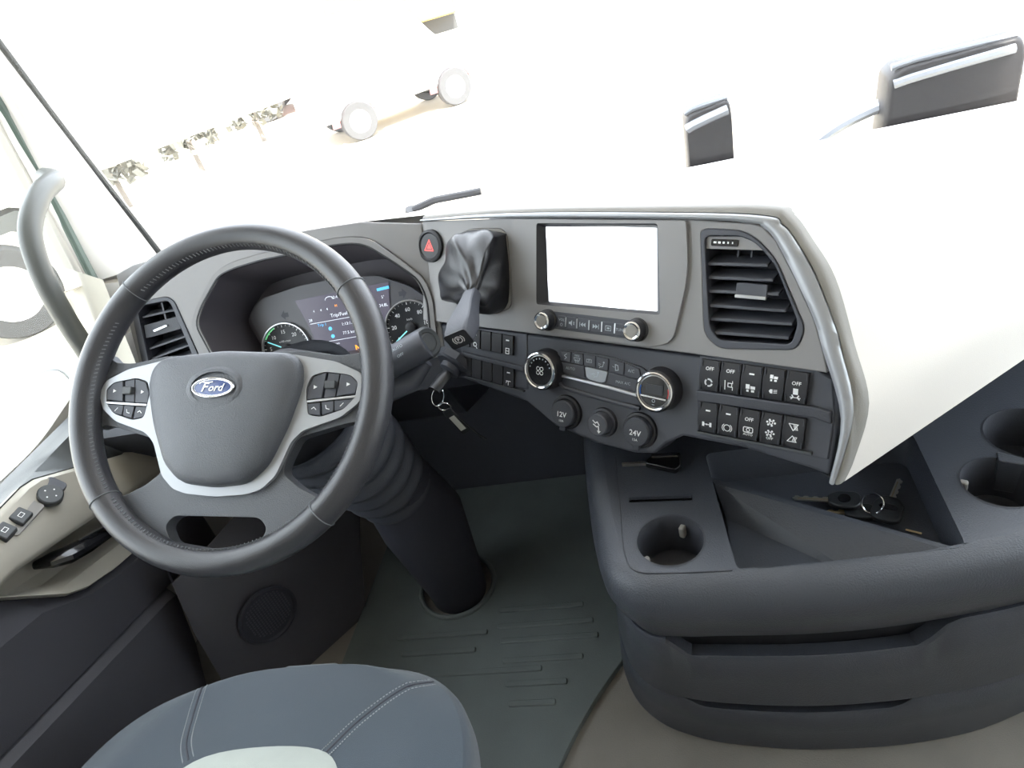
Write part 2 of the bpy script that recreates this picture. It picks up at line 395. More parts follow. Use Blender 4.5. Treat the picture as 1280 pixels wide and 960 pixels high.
# cluster hood: lip and tunnel
inn = rp([(-226, -18), (-209, 9), (-162, 55), (-130, 62), (-78, 66), (60, 66), (90, 62), (110, 54), (146, 23), (182, -12), (190, -46), (182, -120), (-196, -120)], 14)
if area(hood_o) < 0: hood_o = hood_o[::-1]
if area(inn) < 0: inn = inn[::-1]
MB().loft([ys_(CF, hood_o, -1), ys_(CF, hood_o, 5), ys_(CF, [(a*.985, b*.985) for a, b in inn], 4), ys_(CF, inn, -4)]).build('hood_lip', 'fascia', dash)
tun = [(a*.93+2, b*.80-12) for a, b in inn]
MB().tube([CF.p(a, b, 3) for a, b in inn], .0022, 8, closed=True).build('hood_edge', 'black', dash)
MB().loft([ys_(CF, inn, -3), ys_(CF, tun, -125)], cap1=True).build('hood_tunnel', 'tunnel', dash)
# centre fascia
boot_h = rp([(-247, 34), (-225, 43), (-168, 45), (-156, 37), (-148, -20), (-146, -66), (-181, -80), (-250, -74), (-268, -60), (-270, -16)], 8)
ventR_o = rp([(133, 50), (142, 53), (181, 52), (199, 44), (223, 22), (263, -52), (256, -76), (168, -86), (148, -70)], 10)
ventR_i = rp([(138, 45), (180, 46), (195, 41), (205, 34), (224, 14), (255, -46), (250, -71), (167, -76), (154, -62)], 8)
cpo = [(-326, 52), (-148, 60), (115, 63), (192, 60), (204, 57), (220, 43), (246, 3), (271, -41), (283, -71), (291, -97), (130, -97), (-141, -101), (-326, -104)]
MB().plate(PF, cpo, [boot_h, ventR_o, rect(-125, -62, 105, 52)], -20, 0).build('centre_fascia', 'fascia', dash, bevel=.0015)
MB().loft([ys_(PF, boot_h, -19), ys_(PF, boot_h, 1), ys_(PF, [(-209+(a+209)*.93, -16+(b+16)*.93) for a, b in boot_h], 1), ys_(PF, [(-209+(a+209)*.93, -16+(b+16)*.93) for a, b in boot_h], -19)]).build('boot_surround', 'pad', dash)
# lower control fascia, set back under the shadow gap
co = [(-300, -107), (-141, -104), (130, -100), (293, -99), (302, -112), (309, -144), (306, -215), (284, -211), (210, -204), (128, -206), (108, -220), (92, -238), (62, -244), (0, -243), (-66, -232), (-119, -205), (-244, -190), (-300, -190)]
MB().plate(PF, co, [], -45, -7).build('control_fascia', 'control', dash, bevel=.004, seg=3)
MB().plate(PF, [(-300, -96), (292, -92), (296, -104), (-300, -110)], [], -30, -14).build('shadow_gap', 'black', dash)
# silver trim strip and grey padded edge
sin_ = [(-326, 52), (-148, 60), (115, 63), (192, 60), (204, 57), (220, 43), (246, 3), (271, -41), (283, -71), (311, -145), (308, -219)]
sout = [(-326, 55), (-148, 67), (115, 70.5), (209, 68), (225, 59), (237, 48), (265, 8), (292, -45), (301, -69), (322, -136), (313, -221)]
pout = [(-326, 62), (-149, 74), (114, 80), (205, 80), (230, 70), (253, 43), (281, 3), (309, -67), (331, -128), (325, -192), (318, -222)]
def strip(frm, a, b, c, wa, wb, wc):
    A = crom([(x, y) for x, y in a], 5); B = crom([(x, y) for x, y in b], 5); rows = []
    return A, B
A = crom([(x, y) for x, y in sin_], 5); B = crom([(x, y) for x, y in sout], 5); P_ = crom([(x, y) for x, y in pout], 5)
MB().grid([[PF.p(a.x, a.y, -6) for a in A], [PF.p(a.x, a.y, 2) for a in A], [PF.p(a.x*.7+b.x*.3, a.y*.7+b.y*.3, 5) for a, b in zip(A, B)], [PF.p(a.x*.3+b.x*.7, a.y*.3+b.y*.7, 5) for a, b in zip(A, B)], [PF.p(b.x, b.y, 2) for b in B], [PF.p(b.x, b.y, -6) for b in B]]).build('silver_trim', 'silver', dash, ang=60)
MB().grid([[PF.p(b.x, b.y, -5) for b in B], [PF.p(b.x*.9+q.x*.1, b.y*.9+q.y*.1, -1) for b, q in zip(B, P_)], [PF.p(b.x*.4+q.x*.6, b.y*.4+q.y*.6, -2) for b, q in zip(B, P_)], [PF.p(q.x, q.y, -9) for q in P_], [PF.p(q.x+3, q.y+2, -24) for q in P_]]).build('edge_pad', 'pad', dash, ang=60)
# beige top cover: from the pad edge to the windscreen and over to the passenger side
Aed = [PF.p(q.x+2, q.y+1, -18) for q in P_]
hw = [V((-1.06, 1.03, .835))]+[CF.p(a, b, -3) for a, b in [(-356, 92), (-320, 102), (-250, 106), (-120, 103), (35, 98), (104, 94)]]
edge = hw+Aed
n_top = len(hw)
tgt = []
for i, q in enumerate(edge):
    if i < n_top: tgt.append(V((q.x, 1.325, .727)))
    else:
        t = (i-n_top)/(len(edge)-1-n_top)
        g = [(0, (-.32, 1.33, .727)), (.38, (.40, 1.33, .727)), (.46, (.62, 1.325, .727)), (.55, (.95, 1.29, .735)), (.68, (1.08, 1.24, .735)), (.85, (1.14, 1.20, .73)), (1.0, (1.16, 1.16, .715))]
        for (t0, p0), (t1, p1) in zip(g, g[1:]):
            if t <= t1+1e-9:
                s = (t-t0)/(t1-t0); tgt.append(V(p0)*(1-s)+V(p1)*s); break
rows = []
for j in range(9):
    t = j/8; row = []
    for i, (a, b) in enumerate(zip(edge, tgt)):
        q = a*(1-t)+b*t
        bul = .018*sin(pi*t)*(1 if i >= n_top else .4)
        row.append(q+V((bul*.3, -bul*.5 if i > n_top+25 else 0, bul)))
    rows.append(row)
MB().grid(rows).build('top_cover', 'beige', dash, ang=50)
# underside of the passenger end and the dark lower shelf
low = [q for q in rows]
e0 = [rows[j][-1] for j in range(9)]
MB().grid([e0, [q+V((-.01, .03, -.02)) for q in e0], [V((q.x-.03, q.y+.16, .53)) for q in e0], [V((q.x-.03, q.y+.20, .47)) for q in e0]]).build('lower_shelf', 'console', dash, ang=30)
for k in range(2):
    MB().tube([V((q.x-.03, q.y+.15-.03*k, .535+.012*k)) for q in e0], .004, 6).build('shelf_rib', 'console', dash)
# dark under panel below the control fascia down to the front wall
eb = [PF.p(a, b, -10) for a, b in [(-420, -185), (-300, -189), (-244, -189), (-119, -204), (-66, -231), (0, -242), (62, -243), (108, -219), (128, -205), (210, -203), (284, -210), (310, -218)]]
MB().grid([eb, [V((q.x, q.y+.10, q.z-.03)) for q in eb], [V((q.x, 1.2, q.z-.12)) for q in eb]]).build('under_panel', 'control', dash)
# lower left dash below the instruments
rows = [[V((x, .93+.0*abs(x+.6), .65)) for x in (-1.02, -.9, -.7, -.5, -.34)], [V((x, .90, .60)) for x in (-1.02, -.9, -.7, -.5, -.34)], [V((x, .96, .50)) for x in (-1.02, -.9, -.7, -.5, -.34)], [V((x, 1.2, .40)) for x in (-1.02, -.9, -.7, -.5, -.34)]]
MB().grid(rows).build('knee_panel', 'dark', dash, ang=60)
# left end of the dashboard toward the door (beige)
MB().grid([[V((-.885, .985, .86)), V((-.95, 1.02, .87)), V((-1.05, 1.10, .86))], [V((-.88, .94, .72)), V((-.96, .98, .71)), V((-1.05, 1.05, .70))], [V((-.88, .92, .64)), V((-.96, .95, .63)), V((-1.06, 1.02, .60))]]).build('end_cover', 'door_beige', dash, ang=50)

# ------------------------------------------------------------------ air vents
def vent(name, label, fr, outer, inner, slats, tabs, seamless=False, mesh='control'):
    t = thing(name, label, 'air vent', fr.p(sum(a[0] for a in inner)/len(inner), min(a[1] for a in inner), -20))
    if area(outer) < 0: outer = outer[::-1]
    if area(inner) < 0: inner = inner[::-1]
    MB().plate(fr, outer, [inner], -12, 1.5).build('frame', mesh, t, bevel=.001)
    MB().loft([ys_(fr, inner, 0), ys_(fr, inner, -50)], cap1=True).build('duct', 'deep', t)
    for (a, b) in slats:
        d = V((b[0]-a[0], b[1]-a[1])); n = V((-d.y, d.x)).normalized()
        prof = [fr.p(a[0], a[1], -5), fr.p(b[0], b[1], -5), fr.p(b[0]+n.x*9, b[1]+n.y*9, -32), fr.p(a[0]+n.x*9, a[1]+n.y*9, -32)]
        th = fr.y*.0018
        m = MB().add([q-th for q in prof]+[q+th for q in prof], [(3, 2, 1, 0), (4, 5, 6, 7), (0, 1, 5, 4), (1, 2, 6, 5), (2, 3, 7, 6), (3, 0, 4, 7)])
        m.build('slat', 'control', t, bevel=.0008)
    return t
vr = vent('air_vent', 'large slanted dashboard air vent at the right of the touchscreen', PF, ventR_o, ventR_i,
          [((143, 12), (213, 14)), ((145, -4), (221, -2)), ((147, -20), (229, -17)), ((149, -37), (238, -35)), ((152, -53), (247, -49)), ((156, -69), (245, -65))], None)
MB().plate(PF, [(139, 44), (180, 45), (195, 40), (204, 33), (210, 31), (140, 30)], [], -8, -3).build('thumbwheel_plate', 'fascia', vr)
tw_ = MB().prism(PF, rp(rect(146, 33.5, 178, 41.5), 2), -4, -1.5).build('thumbwheel', 'gloss_black', vr)
m = MB()
for i in range(5): m.fill(PF, rect(149+5.5*i, 36.5, 149+5.5*i+3.6-.55*i, 38.8), -1.2)
m.build('marks', 'white', tw_)
tb = MB().prism(PF, rp(rect(180, -22, 216, -7), 2), -20, -3.5).build('slat_tab', 'control', vr, bevel=.001)
MB().prism(PF, rp(rect(180, -24.5, 216, -20.5), 1), -6, -1).build('tab_edge', 'satin', tb, bevel=.0006, label='bright metal edge on the tab')
m = MB()
for u in (170, 186): m.box(PF, u, u+2, 12, 29, -30, -24)
m.build('rear_vane', 'control', vr)
ventL_i = rp([(-330, 32), (-270, 32), (-264, 25), (-246, -76), (-336, -78), (-333, 3)], 4)
vl = vent('air_vent', 'slatted side air vent at the left end of the dashboard behind the wheel rim', CF, ventL_o, ventL_i,
          [((-330, 12), (-263, 14)), ((-333, -44), (-257, -34)), ((-334, -62), (-254, -50)), ((-335, -76), (-250, -66))], None)
MB().prism(CF, [(-330, -2), (-262, 3), (-259, -20), (-333, -25)], -12, -3).build('control_plate', 'dark', vl, bevel=.001)
MB().prism(CF, rp([(-312, -13), (-284, -8), (-283, -11), (-311, -16.5)], 1), -4, 0).build('tab_edge', 'satin', vl, label='bright metal edge on the tab')
MB().box(CF, -289, -286, 2, 31, -20, -7).build('vane', 'control', vl)

# ------------------------------------------------------------------ instrument cluster
cl = thing('instrument_cluster', 'instrument cluster with two round dials and lit display behind the steering wheel', 'gauge', CF.p(0, -120, -90))
face = rp([(-170, -120), (-166, -72), (-180, -18), (-150, 8), (-74, 18), (5, 19), (80, 10), (133, -18), (170, -53), (176, -120)], 10)
MB().plate(CF, face, [], -100, -90).build('face_plate', 'cluster_face', cl, bevel=.002)
def dial(u, nums, a0, a1, needle, unit, green=None):
    f = CF.at(u, -88, -90)
    d = MB().lathe(f, [(47, 0), (47, 4), (44, 2.5), (0, 2.5)], 48).build('dial', 'dial', cl)
    MB().lathe(f, [(44.5, 3), (46, 6), (48, 6), (49, 1)], 48).build('bezel', 'satin', d)
    m = MB(); n = len(nums)
    for i, s in enumerate(nums):
        a = R(a0+(a1-a0)*i/(n-1)); m.stroke(f, [(40*cos(a), 40*sin(a)), (44*cos(a), 44*sin(a))], 1.2, 3)
        m.text(f, s, 9.5, 31*cos(a), 31*sin(a), 3, bold=.01)
        if i < n-1:
            for q in (.25, .5, .75):
                b = R(a0+(a1-a0)*(i+q)/(n-1)); m.stroke(f, [(41.5*cos(b), 41.5*sin(b)), (44*cos(b), 44*sin(b))], .7, 3)
    m.text(f, unit, 5.2, 0, 14, 3)
    m.build('numerals', 'white', d)
    a = R(needle); MB().stroke(f, [(4*cos(a), 4*sin(a)), (37*cos(a), 37*sin(a))], 2.2, 5).build('needle', 'needle', d)
    MB().lathe(f, [(9, 2), (9, 7), (6, 8), (0, 8)], 20).build('needle_cap', 'black', d)
    if green:
        MB().stroke(f, [(43*cos(R(k)), 43*sin(R(k))) for k in range(green[0], green[1], 4)], 2.2, 3.1).build('green_arc', 'dial_green', d)
dial(-120, ['0', '5', '10', '15', '20', '25', '30'], 215, -35, 152, 'x100 r/min', (112, 150))
dial(122, ['0', '20', '40', '60', '80', '100', '120'], 215, -35, 214, 'km/h')
lcd = MB().plate(CF, [(-84, -6), (97, -4), (88, -60), (72, -118), (-58, -118), (-66, -60)], [], -91, -88).build('display', 'lcd', cl)
LF = CF.at(0, 0, -87.6)
m = MB(); m.text(LF, 'Trip/Fuel', 9, -6, -44, 0); m.text(LF, '1:13:15', 7.5, 6, -62, 0); m.text(LF, '77.5 km', 7.5, 6, -78, 0); m.text(LF, '34.8L', 7.5, 80, -42, 0); m.text(LF, '28', 7, -62, -46, 0)
m.stroke(LF, [(-64, -52), (70, -52)], .8); m.stroke(LF, [(-60, -88), (70, -88)], .8); m.stroke(LF, [(45, -56), (45, -84)], .8)
m.stroke(LF, [(-18+8*cos(R(k)), -15+5*sin(R(k))) for k in range(0, 181, 20)], 1); m.text(LF, '12:47', 7, -6, -13, 0); m.text(LF, 'km to reset', 5, -28, -94, 0)
m.text(LF, '5°', 7, 82, -28, 0)
for u in (-52, -38, -26, 12): m.text(LF, '4', 6, u, -31, 0)
m.build('readout', 'lcd_text', lcd)
m = MB(); m.text(LF, 'Trip 1', 7, -42, -57, 0); m.stroke(LF, [(75, -14), (95, -13)], 5, 0); m.fill(LF, circ(-28, -66, 3.5, 12)); m.fill(LF, circ(-26, -80, 3.5, 12)); m.fill(LF, [(48, -72), (54, -76), (48, -80)])
m.build('blue_readout', 'lcd_blue', lcd, stuff=True)
m = MB(); m.text(LF, 'N', 11, 16, -107, 0, bold=.04); m.text(LF, 'LE', 8, -25, -103, 0); m.text(LF, 'M', 6, -8, -28, 0)
m.build('warning_lamps', 'lcd_orange', lcd, stuff=True)
m = MB()
for u, s in ((-103, -1), (111, 1)):
    v = -28; MB().fill(CF.at(u, v, -89.6), [(0, 4), (7*s, 4), (7*s, 9), (15*s, 0), (7*s, -9), (7*s, -4), (0, -4)]).build('turn_arrow', 'control', cl)
MB().grid([[CF.p(-205, -119, -30), CF.p(190, -119, -30)], [CF.p(-190, -119, -91), CF.p(186, -119, -91)]]).build('bottom_shelf', 'black', cl)

# ------------------------------------------------------------------ hazard button
hz = thing('hazard_button', 'round black hazard warning button with a red triangle', 'button', PF.p(-306, -6, 0))
HF = PF.at(-306, 15, 0)
MB().lathe(HF, [(25.5, 0), (25, 5), (21, 6.5), (19, 4.5), (0, 5.5)], 40).build('cap', 'black', hz)
m = MB(); tri = [(-9, -7), (9, -7), (0, 9)]
m.stroke(HF, tri, 2.2, 5.7, True); m.fill(HF, [(-5, -4.6), (5, -4.6), (0, 4.5)], 5.65); m.build('triangle', 'hazard_red', hz)

# ------------------------------------------------------------------ parking brake lever
pb = thing('parking_brake_lever', 'parking brake lever with folded black leather boot and angular grip beside the touchscreen', 'lever', PF.p(-209, -80, 0))
nb = len(boot_h); bo = boot_h if area(boot_h) > 0 else boot_h[::-1]
rings = []
bs = crom([V((a, b)) for a, b in bo[::5]], 5, closed=True)
for j, (k, wv, cu, cv) in enumerate([(.97, 0, 0, 0), (.96, 12, 0, 0), (.93, 26, 2, 1), (.84, 40, 8, -2), (.62, 52, 20, -8), (.38, 60, 32, -16), (.22, 66, 40, -22), (.15, 74, 44, -26)]):
    ring = []
    for i, q in enumerate(bs):
        a = math.atan2(q.y+16, q.x+209)
        fold = 1+.13*sin(j/7*pi)*sin(5*a+1.1*j)*(1 if j > 0 else 0)+.05*sin(j/7*pi)*sin(9*a-j)
        ring.append(PF.p(-209+(q.x+209)*k*fold+cu, -16+(q.y+16)*k*fold+cv, wv+3*sin(7*a+2*j)*(j > 0)))
    rings.append(ring)
MB().loft(rings, cap1=True).build('boot', 'boot_leather', pb, sub=1)
a = PF.p(-166, -40, 62); b = PF.p(-124, -92, 138)
gx = PF.x*.9+PF.y*.25; gx.normalize(); gd = (b-a).normalized(); gx = (gx-gd*gx.dot(gd)).normalized(); gz = gx.cross(gd)
GFr = Fr(a, gx, gd, gz)
prof = [(-6, 8, 8), (6, 10, 9), (34, 12, 11), (56, 16, 12.5), (74, 19, 13.5), (98, 18, 13), (103, 16.5, 11.5)]
rings = [[GFr.p(u, v, z) for u, z in rp([(-hw_, -hh), (hw_, -hh), (hw_, hh), (-hw_, hh)], 5, 3)] for v, hw_, hh in prof]
MB().loft(rings, cap0=True, cap1=True).build('grip', 'dark', pb, bevel=.001)
EF = Fr(GFr.p(0, 103.3, 0), gx, -gz, gd)
MB().prism(EF, rp(rect(-17, -12, 17, 12), 4), -.5, 1).build('end_cap', 'black', pb)
m = MB().stroke(EF, circ(0, 0, 5, 20), 1.3, 1.4, True); m.stroke(EF, [(-8*cos(R(k)), 7*sin(R(k))) for k in range(-45, 46, 15)], 1.2, 1.4); m.stroke(EF, [(8*cos(R(k)), 7*sin(R(k))) for k in range(-45, 46, 15)], 1.2, 1.4); m.text(EF, 'P', 8, 0, 0, 1.4, bold=.02)
m.build('brake_symbol', 'white', pb)

# ------------------------------------------------------------------ infotainment unit
inf = thing('touchscreen_unit', 'touchscreen unit with pale reflecting display, two chrome knobs and a key row', 'touchscreen', PF.p(-10, -96, 0))
mo = rp([(-145, 58.5), (115, 61.5), (124, 0), (110, -86), (80, -95), (-60, -96), (-125, -92), (-139, -60)], [3, 3, 60, 26, 20, 30, 24, 30])
bz = rp([(-102, 54), (79, 57.5), (91, -53), (-98, -57)], 4)
MB().plate(PF, mo, [bz], 0, 5).build('bezel', 'fascia', inf, bevel=.002)
inb = rp([(-92, 49.5), (74, 53), (83, -50.5), (-83, -53)], 2)
if area(bz) < 0: bz = bz[::-1]
if area(inb) < 0: inb = inb[::-1]
MB().loft([ys_(PF, bz, 5), ys_(PF, inb, -5)]).build('screen_surround', 'black', inf, ang=30)
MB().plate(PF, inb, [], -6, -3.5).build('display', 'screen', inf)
MB().plate(PF, rp(rect(-74, -88, 66, -64), 3), [], 2, 6.2).build('key_strip', 'control', inf, bevel=.001)
xs = [-60, -46, -28, -9, 10.5, 30, 46]
for i in range(6):
    kx0, kx1 = xs[i], xs[i+1]; kf = PF.at((kx0+kx1)/2, -76.5-.5*i*.5, 6.2)
    b_ = MB().prism(kf, rect(-(kx1-kx0)/2+.8, -8, (kx1-kx0)/2-.8, 8), -1, 1.2).build('key', 'control', inf, bevel=.0006)
    m = MB()
    if i == 0: m.text(kf, 'VOL', 5, 0, 2.5, 1.4); m.stroke(kf, circ(0, -4, 1.8, 10), .6, 1.4, True)
    if i == 1: m.fill(kf, [(-4, -1.5), (-1.5, -1.5), (1, -4), (1, 4), (-1.5, 1.5), (-4, 1.5)], 1.4); m.stroke(kf, [(3, -2), (5, 2)], .7, 1.4); m.stroke(kf, [(3, 2), (5, -2)], .7, 1.4)
    if i == 2: m.fill(kf, [(4, -3), (0, 0), (4, 3)], 1.4); m.fill(kf, [(0, -3), (-4, 0), (0, 3)], 1.4); m.stroke(kf, [(-5, -3), (-5, 3)], .8, 1.4)
    if i == 3: m.fill(kf, [(-4, -3), (0, 0), (-4, 3)], 1.4); m.fill(kf, [(0, -3), (4, 0), (0, 3)], 1.4); m.stroke(kf, [(5, -3), (5, 3)], .8, 1.4)
    if i == 4: m.stroke(kf, rect(-4, -3, 4, 3), .8, 1.4, True); m.fill(kf, rect(-2, -1, 2, 1), 1.4)
    if i == 5: m.text(kf, 'TUNE', 5.2, 0, 0, 1.4)
    m.build('icon', 'ink', b_)
    if i < 5: MB().box(PF, kx1-.9, kx1+.9, -83, -70, 6, 8).build('divider', 'satin', inf, label='bright metal divider bar')
for u, v in ((-77, -77), (61.5, -75)):
    f = PF.at(u, v, 2); k = MB().lathe(f, [(16, 0), (15, 6), (13.5, 7), (13, 18), (12, 19)], 36).build('knob', 'black', inf)
    MB().lathe(f, [(12.4, 17), (12.2, 20), (10.5, 21), (8.3, 20)], 36).build('ring', 'chrome', k)
    MB().lathe(f, [(8.5, 18), (8.3, 20), (7.5, 20.6), (0, 20.8)], 28).build('cap', 'pad', k)

# ------------------------------------------------------------------ climate control
cc = thing('climate_control', 'climate control panel with two round dials and a button row below the touchscreen', 'control panel', PF.p(5, -178, -7))
W0 = -7
hs = rp([(-66, -117), (20, -117), (74, -126), (80, -160), (70, -176), (20, -176), (-40, -172), (-62, -168)], 10)
MB().plate(PF, hs, [], W0-2, W0+3).build('housing', 'control', cc, bevel=.002)
def button(poly, ic, w1=W0+5.5, m='control'):
    b = MB().prism(PF, poly, W0+1, w1).build('button', m, cc, bevel=.0008)
    q = MB(); ic(q, w1+.25)
    if q.v: q.build('icon', 'ink', b)
    return b
def fan_i(q, f, w, s=1):
    for k in range(4):
        a = k*pi/2+.6; q.stroke(f, [(0, 0), (3.2*s*cos(a), 3.2*s*sin(a)), (4.2*s*cos(a+.7), 4.2*s*sin(a+.7))], .8*s, w)
def defrost(q, f, w, curved=True):
    q.stroke(f, [(-5, 3), (5, 3), (3.5, -1), (-3.5, -1)], .7, w, True)
    for k in (-2.5, 0, 2.5): q.stroke(f, [(k, -4.5), (k+.8, -3), (k, -1.5), (k+.8, 1)], .6, w)
def person(q, f, w):
    q.fill(f, circ(2.5, 3, 1.4, 10), w); q.stroke(f, [(2, 1), (1, -3), (-3, -3.5), (-3.5, -5)], 1, w); q.stroke(f, [(-6, 1), (-2, 0)], .7, w); q.stroke(f, [(-6, -1), (-3, -2)], .7, w)
button([(-58, -119), (-41.5, -119), (-41.5, -133.5), (-59, -133.5)], lambda q, w: (q.stroke(PF.at(-50, -126, 0), [(2, 4), (-2, 1), (2, -1), (-1, -4)], .9, w)))
button([(-40.5, -119), (-22, -119), (-20.5, -134), (-40.5, -133.8)], lambda q, w: (q.text(PF, 'MAX', 3.6, -31, -122.5, w), defrost(q, PF.at(-31, -128.5, 0), w)))
button([(-59, -134.5), (-20, -135), (-17.5, -152), (-59, -149)], lambda q, w: q.text(PF, 'AUTO', 5.4, -41, -142, w))
button([(-21, -119), (-2, -119), (-1.5, -135), (-19.5, -135)], lambda q, w: (q.stroke(PF.at(-11.5, -127, 0), rect(-4, -2, 4, 2), .7, w, True), fan_i(q, PF.at(-11.5, -126, 0), w, .6)))
button([(-1, -119), (18, -120), (18, -137), (-.5, -135.5)], lambda q, w: person(q, PF.at(9, -129, 0), w))
button(rp([(-18, -136), (18, -138), (15, -152), (9, -154.5), (-10, -153), (-15, -150)], 2), lambda q, w: (person(q, PF.at(1, -144, 0), w), q.stroke(PF.at(-4, -145, 0), [(-4, 0), (2, 2)], .7, w)), m='edge_grey')['label'] = 'light grey airflow button'
button([(19.5, -120), (42, -122), (42, -139), (19.5, -137.5)], lambda q, w: (q.stroke(PF.at(31, -130, 0), [(-2, 4), (2, 3), (3, -3), (-1, -4), (-2, 4)], 1.2, w), q.stroke(PF.at(31, -130, 0), [(-6, 1), (-3, 0)], .7, w)))
button([(43, -122), (64, -127), (68, -141), (43, -139.2)], lambda q, w: q.text(PF, 'A/C', 6, 53, -131.5, w))
button([(19.5, -138.5), (66, -142), (66, -157), (17, -154.5)], lambda q, w: q.text(PF, 'MAX A/C', 5.4, 42, -149, w))
MB().prism(PF, [(-60, -152.5), (20, -156.5), (66, -160), (66, -164.5), (20, -160.5), (-56, -156)], W0+2, W0+8).build('chrome_bar', 'satin', cc, bevel=.001)
MB().tube([PF.p(a, b, W0+4) for a, b in [(-62, -164), (-50, -171), (-20, -174), (30, -178), (68, -180)]], .003, 8).build('lower_lip', 'control', cc)
def knob2(u, v, r, name):
    f = PF.at(u, v, W0)
    k = MB().lathe(f, [(r+4, 0), (r+3, 8), (r+2.2, 20), (r, 22), (r-3.5, 21)], 48).build(name, 'black', cc)
    MB().lathe(f, [(r+.6, 20.5), (r+.2, 23), (r-1.5, 23.8), (r-3, 22.5)], 48).build('ring', 'chrome', k)
    MB().lathe(f, [(r-3.2, 21.5), (r-4.6, 22.3), (r-5, 21)], 48).build('inner_ring', 'satin', k)
    MB().lathe(f, [(r-3, 21), (0, 21)], 40).build('knob_face', 'gloss_black', k)
    return k, PF.at(u, v, W0+21.4)
k1, f1 = knob2(-82, -149, 26, 'fan_knob')
m = MB()
for du, dv in ((-3, 3), (3, 3), (-3, -3), (3, -3)): m.stroke(f1, circ(du, dv, 2.6, 12), .8, 0, True)
m.build('icon', 'white', k1)
m = MB()
for i in range(9):
    a = R(165-18*i); m.fill(f1, [(16.5*cos(a-.05), 16.5*sin(a-.05)), (18.5*cos(a-.05), 18.5*sin(a-.05)), (18.5*cos(a+.05), 18.5*sin(a+.05)), (16.5*cos(a+.05), 16.5*sin(a+.05))])
m.build('scale', 'ink', k1)
k2, f2 = knob2(95, -149, 25, 'temperature_knob')
MB().prism(f2, rp(rect(-12, -3, 12, 9), 1), 0, .6).build('small_display', 'dial', k2)
MB().prism(f2, [(-18, -6), (17, -7), (17, -9), (-18, -8)], 0, 1.2).build('bar', 'chrome', k2)
MB().stroke(f2, [(20*cos(R(k)), 20*sin(R(k))) for k in range(165, 196, 6)], 2.6, .4).build('cold_mark', 'blue', k2)
MB().stroke(f2, [(20*cos(R(k)), 20*sin(R(k))) for k in range(-15, 16, 6)], 2.6, .4).build('hot_mark', 'red', k2)
MB().stroke(f2, circ(0, -12, 2, 12), .7, .4, True).stroke(f2, [(-1.5, -17), (1.5, -17)], .8, .4).build('icon', 'ink', k2)

# ------------------------------------------------------------------ sockets and round button under the climate panel
def socket(u, v, txt, sub_, label):
    f = PF.at(u, v, -7)
    t = thing('power_socket', label, 'socket', f.p(0, -22, 0), 'capped power sockets')
    MB().lathe(f, [(25, 0), (24, 4), (21, 5), (20, 3)], 40).build('collar', 'black', t)
    c = MB().lathe(f, [(20, 2), (19.5, 12), (18, 14), (0, 14.8)], 40).build('cap', 'dark', t)
    MB().prism(f, rp(rect(-5, -26, 5, -17), 2), 6, 11).build('pull_tab', 'dark', t, bevel=.001)
    MB().text(f, txt, 10.5, 0, -1, 15.2, bold=.015).text(f, sub_, 5, 0, -10, 15.2).build('lettering', 'white', c)
socket(-47, -207, '12V', '10A', 'round capped power socket marked 12V')
socket(69, -210, '24V', '15A', 'round capped power socket marked 24V')
f = PF.at(14, -210, -7)
t = thing('round_button', 'round black push button with white airflow symbol between the two sockets', 'button', f.p(0, -20, 0))
MB().lathe(f, [(21, 0), (20, 5), (17, 6), (16, 4)], 36).build('collar', 'dark', t)
b_ = MB().lathe(f, [(16, 2), (15.5, 18), (14, 20), (0, 20.5)], 36).build('cap', 'control', t)
m = MB(); q = f.at(0, 0, 20.9); m.stroke(q, [(-6, 6), (-2, 3), (1, 5), (4, 1)], 1.6); m.stroke(q, [(-5, 1), (0, -2), (3, -1)], 1.6); m.stroke(q, [(3, -1), (4, -8)], 1.6); m.fill(q, [(1, -7), (7, -7), (4, -11)]); m.build('symbol', 'white', b_)

# ------------------------------------------------------------------ rocker switches
def ic_led(m, f): m.fill(f, rect(-3.2, 8.4, 3.2, 10.4))
def T(s, v, z=6.4): return lambda m, f: m.text(f, s, z, 0, v, bold=.012)
def lamp_i(m, f, v=-9, s=1.0):
    for a in (0, 1, 2): m.stroke(f, [(1.5*s, v+2*s-2*s*a), (6*s, v+2.6*s-2*s*a)], .9*s)
    m.fill(f, [(-5*s, v), (-3*s, v+3*s), (0, v+3*s), (0, v-3*s), (-3*s, v-3*s)])
def ring_i(m, f, v=-9):
    m.stroke(f, circ(0, v, 4.3, 18), 1.1, 0, True); m.stroke(f, [(-6.5*cos(R(k)), v+6*sin(R(k))) for k in range(-50, 51, 20)], 1); m.stroke(f, [(6.5*cos(R(k)), v+6*sin(R(k))) for k in range(-50, 51, 20)], 1)
def cycle(m, f, v=-9):
    for k in range(3):
        m.stroke(f, [(4.6*cos(R(a)), v+4.6*sin(R(a))) for a in range(120*k+20, 120*k+101, 20)], 2.2)
def lane(m, f, v=-9):
    m.stroke(f, [(-5.5, v-6), (-5.5, v+6)], 1.1); m.stroke(f, [(4.5, v+6), (4.5, v+3)], 1); m.stroke(f, [(4.5, v-2), (4.5, v-6)], 1); m.stroke(f, rect(-1.5, v-2, 3.5, v+3), 1, 0, True)
def truck(m, f, v=-9, s=1.0):
    m.fill(f, rect(-6*s, v-1*s, -1*s, v+5*s)); m.fill(f, rect(0, v-1*s, 6*s, v+3*s)); m.fill(f, rect(-5*s, v-5*s, -2*s, v-2*s)); m.fill(f, rect(1*s, v-5*s, 5*s, v-2*s))
